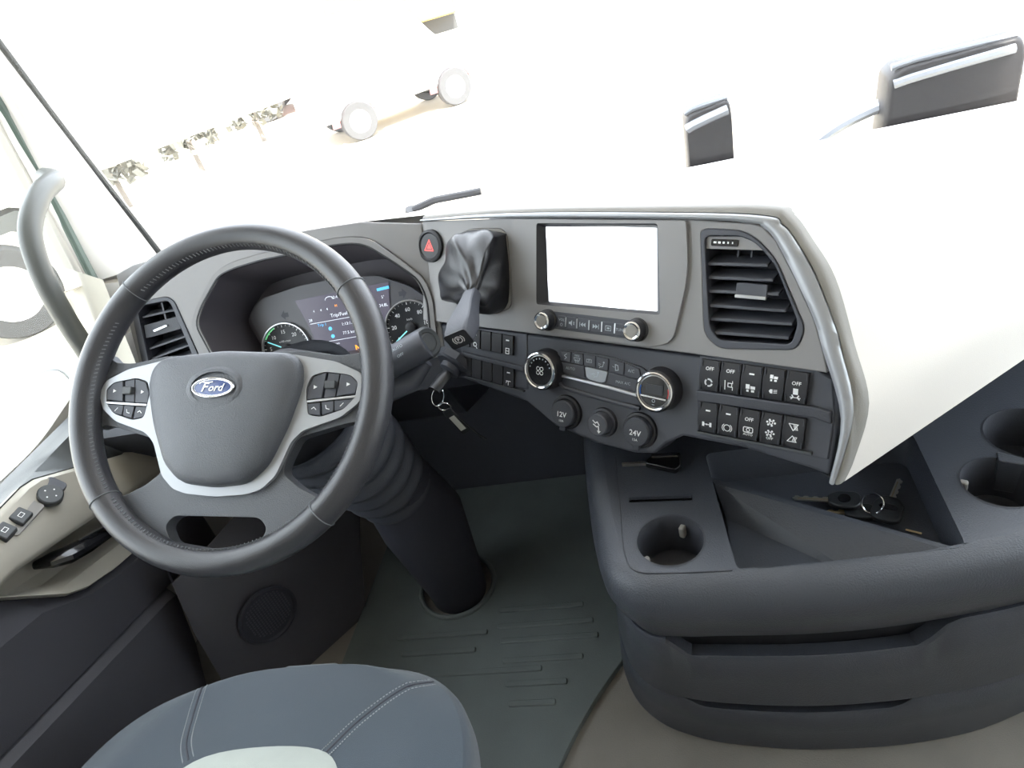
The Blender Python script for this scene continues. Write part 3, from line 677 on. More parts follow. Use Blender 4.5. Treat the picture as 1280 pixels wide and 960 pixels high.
def skid(m, f, v=-9):
    m.fill(f, rect(-3, v, 3, v+8)); m.stroke(f, [(-5, v-6), (-2.5, v-3.5), (-4, v-1)], 1.6); m.stroke(f, [(5, v-6), (2.5, v-3.5), (4, v-1)], 1.6); m.stroke(f, [(-6, v-4), (6, v-4)], 1)
def axle(m, f, v=-9):
    m.fill(f, rect(-6.5, v-3, -3.5, v+3)); m.fill(f, rect(3.5, v-3, 6.5, v+3)); m.stroke(f, [(-3.5, v), (-1.5, v)], 1); m.stroke(f, [(1.5, v), (3.5, v)], 1); m.fill(f, circ(0, v, 1.2, 8))
def auto(m, f, v=-9):
    m.stroke(f, rp(rect(-6, v-1, 6, v+6), 2), 1.3, 0, True); m.stroke(f, circ(0, v+2.5, 2.2, 12), 1, 0, True); m.text(f, 'AUTO', 4.4, 0, v-4, bold=.01)
def haze(m, f, v=8):
    for a in range(6): m.fill(f, circ(4.8*cos(a), v+3.6*sin(a), 1.4, 8))
    m.stroke(f, circ(0, v, 2, 10), 1, 0, True)
def dustoff(m, f): haze(m, f, -6); m.text(f, 'OFF', 5, 0, -13, bold=.01)
def shade(m, f, v=8, s=1):
    m.stroke(f, [(-6, v+3*s), (5, v+3*s), (0, v-5*s)], 1, 0, True)
    for a in (0, 1, 2): m.stroke(f, [(0+1.6*a, v+2*s), (2+1.6*a, v-4*s)], .9)
sw = thing('switch_panel', 'block of ten rocker switches in two rows below the slanted air vent', 'switch panel', PF.p(215, -195, -7))
MB().plate(PF, [(142, -98), (277, -95), (296, -104), (303, -142), (303, -196), (148, -198), (144, -150)], [], -12, -5).build('housing', 'control', sw, bevel=.002)
MB().prism(PF, [(145, -141), (282, -137), (300, -139), (302, -153), (284, -149), (147, -154)], -8, 3.5).build('divider_shelf', 'dark', sw, bevel=.0015)
MB().prism(PF, [(150, -193), (285, -190), (286, -192.5), (150, -195.5)], -8, 1).build('lower_ledge', 'sill', sw)
icons = [[(T('OFF', 9), cycle), (T('OFF', 9), lane), (ic_led, truck), (lambda m, f: truck(m, f, 8, .8), lambda m, f: lamp_i(m, f, -9, .9)), (T('OFF', 5), skid)],
         [(ic_led, axle), (ic_led, ring_i), (T('OFF', 7), auto), (haze, dustoff), (shade, lambda m, f: shade(m, f, -9, -1))]]
for r_ in range(2):
    for c in range(5):
        u0 = 147+25.4*c+(2.5*r_); u1 = u0+24.4
        vt = (-101.5 if r_ == 0 else -154)+.5*c*.6; vb = (-139.5 if r_ == 0 else -192)+.9*c*.8
        fr = PF.at((u0+u1)/2, (vt+vb)/2, -5); hh = (vt-vb)/2; hw_ = (u1-u0)/2
        s_ = MB().loft([[fr.p(-hw_, hh, 0), fr.p(-hw_, hh, 4), fr.p(-hw_, 0, 7), fr.p(-hw_, -hh, 4), fr.p(-hw_, -hh, 0)], [fr.p(hw_, hh, 0), fr.p(hw_, hh, 4), fr.p(hw_, 0, 7), fr.p(hw_, -hh, 4), fr.p(hw_, -hh, 0)]], cap0=True, cap1=True).build('rocker_switch', 'black', sw, bevel=.0006)
        m = MB(); a_, b2 = icons[r_][c]
        for fn, sg in ((a_, 1), (b2, -1)):
            sl_ = 3/hh
            tmp = MB(); fn(tmp, Fr(V((0, 0, 0)), (1, 0, 0), (0, 1, 0), (0, 0, 1), 1))
            kk = hh/20
            m.add([fr.p(q.x*.92, q.y*kk, 7-abs(q.y*kk)*sl_+.35) for q in tmp.v], tmp.f)
        m.build('icon', 'white', s_)
        g_ = MB()
        for uu in (-hw_+1.6, hw_-2.6):
            g_.box(fr, uu, uu+1, hh-9, hh-1, 4, 6.2); g_.box(fr, uu, uu+1, -hh+1, -hh+8, 4, 6.2)
        g_.build('side_rib', 'dark', s_)
swl = thing('switch_panel', 'row of small dark switches and blanks left of the fan knob, behind the brake grip', 'switch panel', PF.p(-185, -190, -7))
MB().plate(PF, [(-252, -106), (-120, -103), (-116, -186), (-245, -182)], [], -12, -5.5).build('housing', 'control', swl, bevel=.002)
MB().prism(PF, [(-240, -145), (-120, -151), (-120, -158), (-240, -151)], -7, 2).build('divider_shelf', 'dark', swl, bevel=.001)
MB().prism(PF, [(-236, -183), (-122, -188), (-122, -190), (-236, -185)], -7, -1).build('lower_ledge', 'sill', swl)
for r_ in range(2):
    for c in range(5):
        u0 = -246+21*c+3*r_; vt = -107-.3*c if r_ == 0 else -152-1.1*c; vb = -136-.4*c if r_ == 0 else -182-1.1*c
        fr = PF.at(u0+10, (vt+vb)/2, -5); hh = (vt-vb)/2
        b_ = MB().prism(fr, rp(rect(-9.6, -hh, 9.6, hh), 1), 0, 4.5).build('rocker_switch' if (r_, c) in ((0, 1), (0, 4), (1, 4)) else 'blank', 'black', swl, bevel=.001)
        if (r_, c) in ((0, 1), (0, 4), (1, 4)):
            m = MB(); q = fr.at(0, 0, 4.8); m.fill(q, rect(-3, 6, 3, 8))
            if c == 1: m.stroke(q, circ(0, -8, 3, 12), 1.2, 0, True); m.stroke(q, [(2, -11), (4, -14)], 1.2)
            elif r_ == 0: m.stroke(q, rect(-3, -13, 3, -5), 1.2, 0, True); m.stroke(q, [(-3, -9), (3, -9)], 1)
            else: m.stroke(q, [(-4, -6), (4, -6)], 1.2); m.stroke(q, [(0, -6), (0, -12)], 1.2); m.stroke(q, [(-4, -9), (-3, -6)], 1)
            m.build('icon', 'white', b_)

# ------------------------------------------------------------------ steering column: bellows, stalk, cover, lock
stc = thing('steering_column', 'steering column with ribbed black bellows standing on the driver floor', 'steering column', (-.5, .98, 0))
ax0, ax1 = V((-.515, .765, .70)), V((-.505, .905, .40))
BF = axis_frame(ax0, ax1-ax0, 1.0, V((1, 0, 0))); L = (ax1-ax0).length; prof = []
for i in range(85):
    t = i/84; prof.append((.100-.030*t+.0055*cos(2*pi*7*t), L*t))
MB().lathe(BF, prof, 40).build('bellows', 'dark', stc)
MB().tube([(-.50, .90, .43), (-.495, .94, .28), (-.50, .975, .06), (-.505, .985, .0)], [.066, .085, .066, .062], 28, caps=False).build('lower_cover', 'deep', stc)
hd_ = WF.p(0, 0, -35)
MB().tube([hd_, WF.p(0, 0, -80), V((-.522, .755, .715)), V((-.517, .775, .68))], [.05, .055, .072, .092], 28).build('shroud', 'black', stc)
st0, st1 = V((-.455, .80, .685)), V((-.318, .832, .722))
sd1 = (st1-st0).normalized()
s_ = MB().tube([st0, st0+(st1-st0)*.35, st0+(st1-st0)*.55, st0+(st1-st0)*.97, st1], [.017, .019, .024, .0255, .024], 20, flat=.92).build('stalk', 'control', stc)
EF2 = axis_frame(st1, sd1+V((.15, -.75, .25)))
e_ = MB().lathe(EF2, [(23, -6), (23.5, 2), (20, 5), (15, 5), (14, 3.5), (12, 5.5), (0, 6)], 32).build('stalk_button', 'sill', s_)
m = MB(); TF = axis_frame(st0+(st1-st0)*.8+V((0, -.020, .0195)), V((0, -.7, .7)), .001)
TF = Fr(TF.o, sd1, V((0, -.7, .7)).cross(sd1), V((0, -.7, .7)))
m.text(TF, 'AUTO', 6, -6, 4, 1.2).text(TF, 'OFF', 6, -6, -8, 1.2); m.build('lettering', 'ink', s_)
# lower fairing of the stalk
MB().tube([(-.46, .80, .655), (-.36, .83, .665), (-.33, .84, .685)], [.022, .018, .008], 12).build('stalk_fairing', 'control', stc)
lk = MB(); LKF = axis_frame((-.315, .905, .635), (-.55, -.72, -.30))
lk.lathe(LKF, [(34, -10), (33, 2), (29, 5), (18, 6)], 8); lk.build('lock_plate', 'dark', stc)
MB().lathe(LKF, [(18, 0), (17, 14), (13, 16)], 24, cap1=True).build('lock_barrel', 'control', stc)
# ignition key with rings and tag
ik = thing('ignition_key', 'dark key standing in the ignition lock beside the steering column', 'key', LKF.p(0, 0, 16))
MB().tube([LKF.p(0, 0, 15), LKF.p(0, 0, 30), LKF.p(0, 0, 54)], [.008, .0125, .012], 14, flat=.7).build('key_head', 'key_plastic', ik)
MB().tube([LKF.p(0, 0, 4), LKF.p(0, 0, 20)], .003, 8).build('blade', 'steel', ik)
end = LKF.p(0, 0, 52)
def ringpts(c, r, x, y, n=24): return [V(c)+V(x)*r*cos(2*pi*i/n)+V(y)*r*sin(2*pi*i/n) for i in range(n)]
r1 = end+V((.002, -.004, -.012))
o = MB().tube(ringpts(r1, .0125, (.8, .3, .5), (.2, -.4, -.9)), .0009, 8, closed=True).build('key_ring', 'chrome'); tag(o, 'thin upper steel ring hanging from the ignition key', 'key ring')
r2 = r1+V((.006, -.002, -.019))
o = MB().tube(ringpts(r2, .010, (1, 0, 0), (0, .3, -.95)), .0012, 8, closed=True).build('key_ring', 'chrome'); tag(o, 'smaller lower steel ring joining the ignition key ring to the tag', 'key ring')
tg = thing('key_tag', 'dark key tag with pale paper window and cord hanging from the ignition key', 'key tag', r2+V((.02, 0, -.09)))
td = V((.42, -.08, -.9)).normalized(); tx = V((.9, -.1, .42)); tx = (tx-td*tx.dot(td)).normalized(); TGF = Fr(r2+V((.002, -.002, -.007)), tx, -td, tx.cross(-td))
MB().prism(TGF, rp(rect(-9, -50, 9, 2), 5), -1.5, 1.5).build('body', 'key_plastic', tg, bevel=.0008)
MB().prism(TGF, rect(-5.5, -42, 5.5, -12), 1.3, 1.8).build('paper_label', 'paper', tg)
MB().tube(crom([TGF.p(4, -2, 0), TGF.p(12, -30, 2), TGF.p(16, -60, 2), TGF.p(20, -76, 0), TGF.p(13, -70, -2), TGF.p(11, -50, -2)], 5), .0012, 6).build('cord', 'key_plastic', tg)

# ------------------------------------------------------------------ steering wheel
sw_ = thing('steering_wheel', 'black leather steering wheel with silver spokes and blue oval emblem', 'steering wheel', WF.p(0, 0, -40))
def rimp(a, b, R0=.2075, r=.0172):
    k = .0006*sin(2*a)
    return WF.p((R0+r*cos(b))*1000*cos(a), (R0+r*cos(b))*1000*sin(a), r*1000*sin(b)*1.05)
n1, n2 = 96, 20
MB().loft([[rimp(2*pi*i/n1, -2*pi*k/n2, .2075, .0172+.0018*(1+cos(2*(2*pi*i/n1)))/2) for k in range(n2)] for i in range(n1)]+[[rimp(0, -2*pi*k/n2, .2075, .0172+.0018) for k in range(n2)]]).build('rim', 'leather', sw_)
for a in (137, 37.5, -139, -45):
    MB().tube([rimp(R(a), 2*pi*k/24, .2075, .0188) for k in range(24)], .0007, 6, closed=True).build('seam', 'thread', sw_)
m = MB()
for a0, a1 in ((40, 135), (-40, 30), (150, 220), (-136, -48)):
    na = int((a1-a0)/1.6)
    for i in range(na):
        a = R(a0+(a1-a0)*i/na); p = rimp(a, R(180-24), .2075, .0187); q = rimp(a+R(.5), R(180-37), .2075, .0187); m.tube([p, q], .0007, 4)
m.build('rim_stitching', 'thread', sw_, stuff=True)
half = [(0, 52), (100, 52), (150, 44), (178, 46), (197, 62), (206, 30), (206, -20), (197, -44), (178, -38), (155, -43), (103, -57), (90, -84), (86, -100), (108, -116), (134, -128), (150, -132), (164, -136), (150, -150), (125, -170), (90, -190), (45, -203), (0, -207)]
outl = half+[(-a, b) for a, b in half[-2:0:-1]]
hole = rp([(-60, -153), (60, -153), (72, -166), (60, -186), (0, -193), (-60, -186), (-72, -166)], 8)
MB().plate(WF, rp(outl, 7, 3), [hole], -26, -8).build('spoke_frame', 'leather_grain', sw_, bevel=.007, seg=3)
half = [(0, 47), (92, 46), (150, 35), (184, 20), (191, 2), (183, -17), (160, -34), (112, -49), (98, -62), (80, -104), (62, -120), (42, -126), (0, -129)]
outl = half+[(-a, b) for a, b in half[-2:0:-1]]
pads = {}
for s in (-1, 1):
    pads[s] = rp([(s*a, b) for a, b in [(181, 9), (170, 18), (136, 23), (118, 18), (112, 2), (117, -30), (134, -33), (164, -24), (178, -10)]], 5)
MB().plate(WF, rp(outl, 6, 3), [pads[-1], pads[1]], -14, -2).build('spoke_trim', 'silver', sw_, bevel=.004, seg=3)
for s in (-1, 1):
    pd = MB().plate(WF, pads[s], [], -12, -7).build('button_pad', 'black', sw_)
    for poly, ic in [([(180, 8), (171, 17), (157, 20), (153, -8), (178, -5)], 0), ([(155, 20), (140, 22), (136, -9.5), (151, -8.3)], 1), ([(138, 22), (121, 17), (114, 2), (114.5, -11), (134, -9.8)], 2),
                     ([(177, -11), (165, -23), (152, -26), (151, -13)], 3), ([(150, -13), (150.5, -26.5), (136, -30.5), (134, -14.5)], 4), ([(132, -15), (133.5, -31), (118, -29), (115, -16)], 5)]:
        P2 = [(s*a, b) for a, b in poly]
        b_ = MB().prism(WF, P2, -8, -2.5 if ic != 1 else -4).build('button', 'control', pd, bevel=.0008)
        cu = sum(a for a, b in P2)/len(P2); cv = sum(b for a, b in P2)/len(P2); q = WF.at(cu, cv, -2.1)
        m = MB()
        if ic == 1:
            MB().prism(WF.at(cu, cv), rp(rect(-7, -5, 7, 5), 2), -6, 2).build('roller', 'sill', pd, bevel=.001); continue
        if ic in (0, 2): m.fill(q, [(-2, -2.5), (3, 0), (-2, 2.5)])
        elif ic == 4: m.stroke(q, [(-2.5, 2.5), (-1.5, -1.5), (2.5, -2.5)], 1)
        elif ic == 5: m.stroke(q, [(-3, 0), (0, 2), (3, -1)], 1)
        else: m.stroke(q, [(-2, -2), (2, 2)], .9)
        m.build('icon', 'white', b_)
    MB().prism(WF, [(s*179, -7.5), (s*114.5, -12), (s*115, -15), (s*178, -10.5)], -9, -1.5).build('pad_bar', 'satin', pd, bevel=.0006)
hub = rp([(-90, 47), (0, 53), (90, 47), (106, 34), (109, 8), (94, -42), (72, -90), (46, -113), (0, -118), (-46, -113), (-72, -90), (-94, -42), (-109, 8), (-106, 34)], 12, 3)
MB().dome(WF, hub, [(1.0, -12), (1.005, 0), (.985, 7), (.95, 11), (.86, 15), (.70, 18), (.45, 20.5), (.2, 21.5), (.05, 21.6)], (0, -25)).build('airbag_cover', 'leather_grain', sw_, ang=60)
EMF = WF.at(0, 2, 20.5); EMF.k = .00092
MB().lathe(Fr(EMF.o, EMF.x*1.25, EMF.y*.78, EMF.z, .00092), [(38, -2.5), (33, 1.2), (28, 1.6)], 40).build('emblem_recess', 'leather_grain', sw_)
em = MB().lathe(Fr(EMF.o, EMF.x*1.0, EMF.y*.40, EMF.z, .00092), [(31, -1), (31, 2.6), (0, 3.4)], 48).build('emblem', 'ford_blue', sw_, label='blue oval emblem with silver script')
m = MB(); m.tube([EMF.p(31*cos(2*pi*i/48), 12.6*sin(2*pi*i/48), 2.6) for i in range(48)], .0012, 8, closed=True)
m.tube([EMF.p(28.4*cos(2*pi*i/48), 10.6*sin(2*pi*i/48), 3.0) for i in range(48)], .0003, 6, closed=True)
m.build('emblem_rim', 'chrome', em)
m = MB(); m.text(EMF, 'F', 17, -13, 0, 3.9, shear=.35, bold=.02, sx=1.15).text(EMF, 'ord', 14, 4.5, -.8, 3.9, shear=.35, bold=.02, sx=1.1); m.stroke(EMF, [(-20, 5.5), (-17, 7.5), (-4, 6.8), (0, 7.4)], 1.5, 3.9); m.build('script', 'white', em)
m = MB()
for u in (-66, 66):
    q = WF.at(u, 4, 17.6); m.stroke(q, [(-6, -1), (2, -1), (6, -3), (6, 4), (2, 2), (-6, 2)], .8, 0, True)
m.build('horn_mark', 'control', sw_)

# ================================================================== CENTRE CONSOLE
con = thing('centre_console', 'black moulded centre console with drawers, cup holders and a tray', 'console', (.2, .75, 0))
outer = [(-.142, 1.0), (-.138, .86), (-.130, .74), (-.121, .655), (-.106, .59), (-.070, .553), (-.02, .543), (.03, .540), (.12, .535), (.21, .536), (.30, .545), (.40, .562), (.52, .595), (.64, .64)]
op = crom([V(p) for p in outer], 6)
lowp = crom([V(p) for p in [(-.150, 1.0), (-.152, .90), (-.150, .82), (-.143, .755), (-.122, .700), (-.085, .660), (-.04, .637), (.02, .620), (.12, .607), (.21, .605), (.30, .610), (.40, .628), (.52, .672), (.64, .715)]], 6)
def inset(d):
    out = []
    for i, p in enumerate(op):
        t = (op[min(i+1, len(op)-1)]-op[max(i-1, 0)]).normalized(); out.append(p+V((-t.y, t.x))*d)
    return out
def ring(d, z): return [V((q.x, q.y, z)) for q in inset(d)]
top_in = inset(.034)
TFm = Fr((0, 0, .49), (1, 0, 0), (0, 1, 0), (0, 0, 1), 1.0)
tray = rp([(.047, .785), (.322, .785), (.307, .575), (.056, .569)], [.012, .02, .012, .012])
cup1 = circ(-.018, .627, .043, 36); cup2 = circ(.384, .669, .044, 36); cup3 = circ(.452, .748, .052, 36)
slot = rp([(-.068, .703), (.018, .694), (.019, .704), (-.067, .713)], .003)
topo = [(q.x, q.y) for q in top_in]+[(.66, .71), (.66, 1.0)]
MB().plate(TFm, topo, [tray, cup1, cup2, cup3, slot], -.006, 0).build('top', 'console', con, bevel=.003)
MB().grid([ring(.034, .49), ring(.018, .4875), ring(.006, .475), ring(0, .452), ring(.001, .432), ring(.008, .408), ring(.016, .392), ring(.024, .372), ring(.04, .366)]).build('rounded_edge', 'console', con, ang=60)
def body(z, d=0.0):                       # outline of the tapering body at height z, d further in
    t = max(0, min(1, (.38-z)/.38)); up_ = inset(.018+d); out = []
    for i in range(len(op)):
        g = (lowp[min(i+1, len(op)-1)]-lowp[max(i-1, 0)]).normalized(); q = lowp[i]+V((-g.y, g.x))*d
        e_ = up_[i]*(1-t)+q*t; out.append(V((e_.x, e_.y, z)))
    return out
def drawer(z0, z1, xa, xb, xc, xd, dz):
    rows = [[], [], [], [], []]
    for q in range(len(op)):
        x = op[q].x; on = op[q].y < .66
        if not on or x < xa or x > xd: n_ = 0
        elif x < xb: n_ = (x-xa)/(xb-xa)
        elif x > xc: n_ = (xd-x)/(xd-xc)
        else: n_ = 1
        zt = z1-dz*n_
        for k, A_ in enumerate((body(zt-.004, .024), body(zt, .004), body(zt-.006), body((z0+zt)/2), body(z0))): rows[k].append(A_[q])
    return MB().grid(rows)
MB().grid([body(.37, .03), body(.0, .02)]).build('carcass', 'deep', con)
d1 = drawer(.168, .366, -.045, -.015, .275, .305, .050).build('drawer', 'console', con, ang=45, label='upper drawer front with long recessed grip')
d2 = drawer(.004, .162, -.03, .0, .262, .285, .026).build('drawer', 'console', con, ang=45, label='lower drawer front')
m = MB().grid([body(.362, .022), body(.31, .026)]); m.build('grip_recess', 'black', d1)
# tray interior
ty = tray if area(tray) > 0 else tray[::-1]
MB().loft([[V((a, b, .488)) for a, b in ty], [V((.19+(a-.19)*.97, .68+(b-.68)*.97, .432)) for a, b in ty]][::-1], cap0=False).build('tray_wall', 'console', con, ang=50)
MB().fill(Fr((0, 0, .433), (1, 0, 0), (0, 1, 0), (0, 0, 1), 1), [(.19+(a-.19)*.98, .68+(b-.68)*.98) for a, b in ty]).build('tray_floor', 'console', con)
MB().add([V(q) for q in [(.047, .748, .478), (.309, .580, .478), (.309, .572, .478), (.052, .735, .478), (.06, .695, .447), (.20, .575, .447), (.056, .569, .447), (.047, .748, .433), (.309, .580, .433)]],
         [(0, 3, 2, 1), (3, 4, 5, 2), (4, 6, 5), (0, 1, 8, 7)]).build('tray_divider', 'console', con, smooth=False)
def cup(cx, cy, r, dep, tabs):
    f = Fr((cx, cy, .49), (1, 0, 0), (0, 1, 0), (0, 0, 1))
    c = MB().lathe(f, [(r*1000+1.5, .6), (r*1000-.5, .8), (r*1000-1.5, -3), (r*1000-4, -dep), (0, -dep)], 36).build('cup_holder', 'dark', con)
    for a in tabs:
        g = f.at(0, 0, 0, R(a)); MB().prism(g, rp(rect(r*1000-11, -4, r*1000-1, 4), 3), -30, -12).build('rubber_tab', 'pad', c, bevel=.002, label='pale rubber grip tab')
cup(-.018, .627, .043, 62, [62, 205]); cup(.384, .669, .044, 62, [150, 300]); cup(.452, .748, .052, 62, [])
MB().prism(TFm, rp([(.395, .705), (.425, .69), (.43, .70), (.40, .722)], .004), -.05, .001).build('holder_bridge', 'console', con, bevel=.002)
MB().plate(Fr((0, 0, .478), (1, 0, 0), (0, 1, 0), (0, 0, 1), 1), [(-.075, .69), (.025, .685), (.025, .712), (-.075, .72)], [], -.004, 0).build('slot_floor', 'black', con)
MB().tube([V((q[0], q[1], .4903)) for q in crom([(-.083, .80), (-.080, .70), (-.078, .62), (-.066, .583), (-.02, .574), (.05, .570)], 5)], .0009, 6).build('edge_crease', 'dark', con)

# things on the console
cp = thing('latch_tab', 'small black plastic latch tab with bright metal edge under the 24V socket', 'latch', (-.02, .772, .491))
CPF = Fr((-.022, .772, .492), (.99, -.1, 0), (.1, .99, 0), (0, 0, 1))
MB().prism(CPF, rp([(-18, -4), (26, -22), (34, -14), (34, 14), (-10, 10)], 4), -1, 9).build('body', 'gloss_black', cp, bevel=.0015)
MB().prism(CPF, rp(rect(-8, 6, 30, 12), 2), 8.5, 10.5).build('metal_edge', 'chrome', cp)
MB().prism(CPF, rp(rect(-52, 0, -16, 4), 1), -1, 4).build('strip', 'steel', cp)
def key(name, label, o, ang, tilt, hl, hw_, bl, mt, emblem):
    a = R(ang); x = V((cos(a), sin(a), 0)); y = V((-sin(a), cos(a), 0)); z = V((0, 0, 1))
    x = (x*cos(R(tilt))+z*sin(R(tilt))); z = x.cross(y)
    f = Fr(o, x, y, z); t = thing(name, label, 'key', o, 'keys on the tray ring')
    h = MB().prism(f, rp([(0, -hw_*.55), (6, -hw_), (hl*.7, -hw_), (hl, -hw_*.5), (hl, hw_*.5), (hl*.7, hw_), (6, hw_), (0, hw_*.55)], 4), -4, 4).build('key_head', 'key_plastic', t, bevel=.0016)
    if emblem == 1: MB().lathe(f.at(hl*.5, 0, 4), [(8, 0), (7.5, .8), (5, .3), (0, .2)], 24).build('round_boss', 'gloss_black', h)
    if emblem == 2:
        e = Fr(f.p(hl*.55, 0, 4), f.y*1.0, -f.x*.45, f.z)
        MB().lathe(e, [(11.5, 0), (11, .7), (10, .3), (0, .3)], 32).build('oval_emblem', 'gloss_black', h)
    teeth = [(hl-2, -4)]; n = 7
    for i in range(n): teeth += [(hl+bl*(i+.3)/n, -4+(1.8 if i % 2 else 0)), (hl+bl*(i+.9)/n, -4+(1.8 if i % 2 else 0))]
    teeth += [(hl+bl, -2), (hl+bl+3, 0), (hl+bl, 3.4), (hl-2, 4)]
    b = MB().prism(f, teeth, -1.1, 1.1).build('blade', mt, t)
    MB().prism(f, rect(hl, .3, hl+bl-4, 1.6), -1.3, 1.3).build('groove', 'brass', b)
    return f
key('key', 'black headed key with round boss pointing left, on top of the tray bunch', (.235, .700, .449), 165, -2, 40, 14.5, 42, 'steel', 1)
key('key', 'key half hidden under the others with brassy blade pointing left', (.250, .688, .4385), 172, 0, 38, 13, 44, 'brass', 0)
key('key', 'key with an oval emblem on its head pointing to the upper right', (.252, .668, .441), 58, 2, 44, 18, 36, 'steel', 2)
o = MB().tube(ringpts((.246, .690, .453), .0135, (.80, -.55, .2), (.25, .5, .83)), .0012, 8, closed=True).build('key_ring', 'chrome'); tag(o, 'bright steel split ring holding the three keys on the tray', 'key ring')
o = MB().box(axis_frame((.283, .652, .4345), (0, 0, 1)).at(0, 0, 0, R(60)), -9, 9, -1, 1, 0, 1.6).build('wood_sliver', 'wood'); tag(o, 'pale wooden sliver on the tray in front of the keys', 'sliver')

# ================================================================== FLOOR MAT, SEAT
fm = thing('floor_mat', 'dark rubber floor mat with ridges between the driver seat and the console', 'mat', (-.45, .85, 0))
mo_ = rp([(-.75, .55), (-.70, 1.305), (-.13, 1.305), (-.13, .80), (-.20, .70), (-.24, .63), (-.275, .55)], .03)
MB().plate(WORLD, mo_, [circ(-.505, .985, .085, 32)], 0.0, .014).build('sheet', 'rubber', fm, bevel=.004)
MB().tube([V((-.505+.084*cos(R(a)), .985+.084*sin(R(a)), .016)) for a in range(0, 360, 12)], .006, 8, closed=True).build('collar_rim', 'rubber', fm)
for k, (x0, x1, y) in enumerate([(-.40, -.22, .91), (-.40, -.20, .87), (-.39, -.19, .835), (-.62, -.42, .86), (-.60, -.44, .82), (-.38, -.22, .79), (-.60, -.30, .77), (-.37, -.25, .74), (-.36, -.27, .70)]):
    MB().prism(WORLD, rp(rect(x0, y-.006, x1, y+.006), .004), .012, .0175).build('ridge', 'rubber', fm, bevel=.002)

st = thing('driver_seat', 'blue grey fabric driver seat cushion with pale insert and double stitching', 'seat', (-.525, .2, 0))
def cush(u, v):                       # u across -1..1, v 0 back .. 1 front
    e = 3.2
    y = -.10+.625*v; hw_ = .262
    fv = max(0, (v-.55)/.45); hw_ *= (1-fv**e)**(1/e) if fv < 1 else 0
    x = -.525+u*hw_
    r = max(abs(u), fv)
    z = .458+.020*max(0, abs(u)-.55)/.45*(1-fv)-.035*(max(0, fv)**3)-.014*max(0, abs(u)-.8)/.2
    return V((x, y, z))
rows = []; NU, NV = 28, 36
for j in range(NV+1):
    v = 1-(1-j/NV)**1.6 if j < NV else .9995
    rows.append([cush(-cos(pi*i/NU), v) for i in range(NU+1)])
per = [r[0] for r in rows]+[q for q in rows[-1][1:-1]]+[r[-1] for r in rows[::-1]]
cen = V((-.525, .22, 0))
def outw(p, d, dz):
    q = p-cen; q.z = 0; q.normalize(); return V((p.x+q.x*d, p.y+q.y*d, p.z+dz))
m = MB().grid([list(r) for r in rows])
m.grid([per, [outw(p, .006, -.006) for p in per], [outw(p, .009, -.02) for p in per], [outw(p, .008, -.05) for p in per], [outw(p, -.004, -.10) for p in per], [outw(p, -.02, -.12) for p in per]][::-1])
m.build('cushion', 'fabric', st, ang=80)
def onc(x, y, dz=.0):
    v = (y+.10)/.625; fv = max(0, (v-.55)/.45); hw_ = .262*max(1e-3, (1-min(fv, .9999)**3.2))**(1/3.2); q = cush(max(-1, min(1, (x+.525)/hw_)), v); q.z += dz; return q
m = MB(); ci = crom([V(p) for p in [(-.665, .30), (-.64, .355), (-.60, .388), (-.525, .398), (-.45, .392), (-.415, .365), (-.39, .30), (-.38, .1), (-.40, -.05), (-.65, -.05), (-.675, .1)]], 4, closed=True)
ins = [[onc(q.x, q.y, .001) for q in ci]]
for k, dz in ((.97, .004), (.9, .006), (.6, .007), (.3, .007), (.02, .007)): ins.append([onc(-.525+(q.x+.525)*k, .2+(q.y-.2)*k, dz) for q in ci])
m.loft(ins); m.build('insert', 'insert', st, ang=80)
for pts in ([(-.672, .497), (-.655, .45), (-.640, .41), (-.622, .385)], [(-.335, .490), (-.375, .465), (-.41, .43), (-.435, .395), (-.45, .375)]):
    pc = crom([V(p) for p in pts], 12)
    MB().tube([onc(q.x, q.y, -.0006) for q in pc], .0016, 6).build('seam_line', 'deep', st)
    m = MB()
    for sgn in (-1, 1):
        for i in range(0, len(pc)-1):
            t = (pc[i+1]-pc[i]).normalized(); nn = V((-t.y, t.x))*.0065*sgn
            a = pc[i]+nn; b = pc[i]+(pc[i+1]-pc[i])*.62+nn; m.tube([onc(a.x, a.y, .0004), onc(b.x, b.y, .0004)], .0008, 4)
    m.build('stitching', 'stitch', st, stuff=True)
MB().prism(WORLD, rp(rect(-.75, -.10, -.30, .42), .06), .05, .35).build('base', 'deep', st, bevel=.01)
MB().prism(WORLD, rp(rect(-.72, -.05, -.33, .38), .03), 0.0, .06).build('floor_plinth', 'deep', st)
rows = []
for j in range(9):
    t = j/8; z = .44+.72*t; y = -.12-.22*t; h = .25-.05*t
    rows.append([V((-.525-h, y-.06, z)), V((-.525-h, y, z)), V((-.525-h*.7, y+.03, z)), V((-.525, y+.012, z)), V((-.525+h*.7, y+.03, z)), V((-.525+h, y, z)), V((-.525+h, y-.06, z)), V((-.525, y-.10, z))])
MB().loft(rows, cap0=True, cap1=True).build('backrest', 'fabric', st, ang=60)

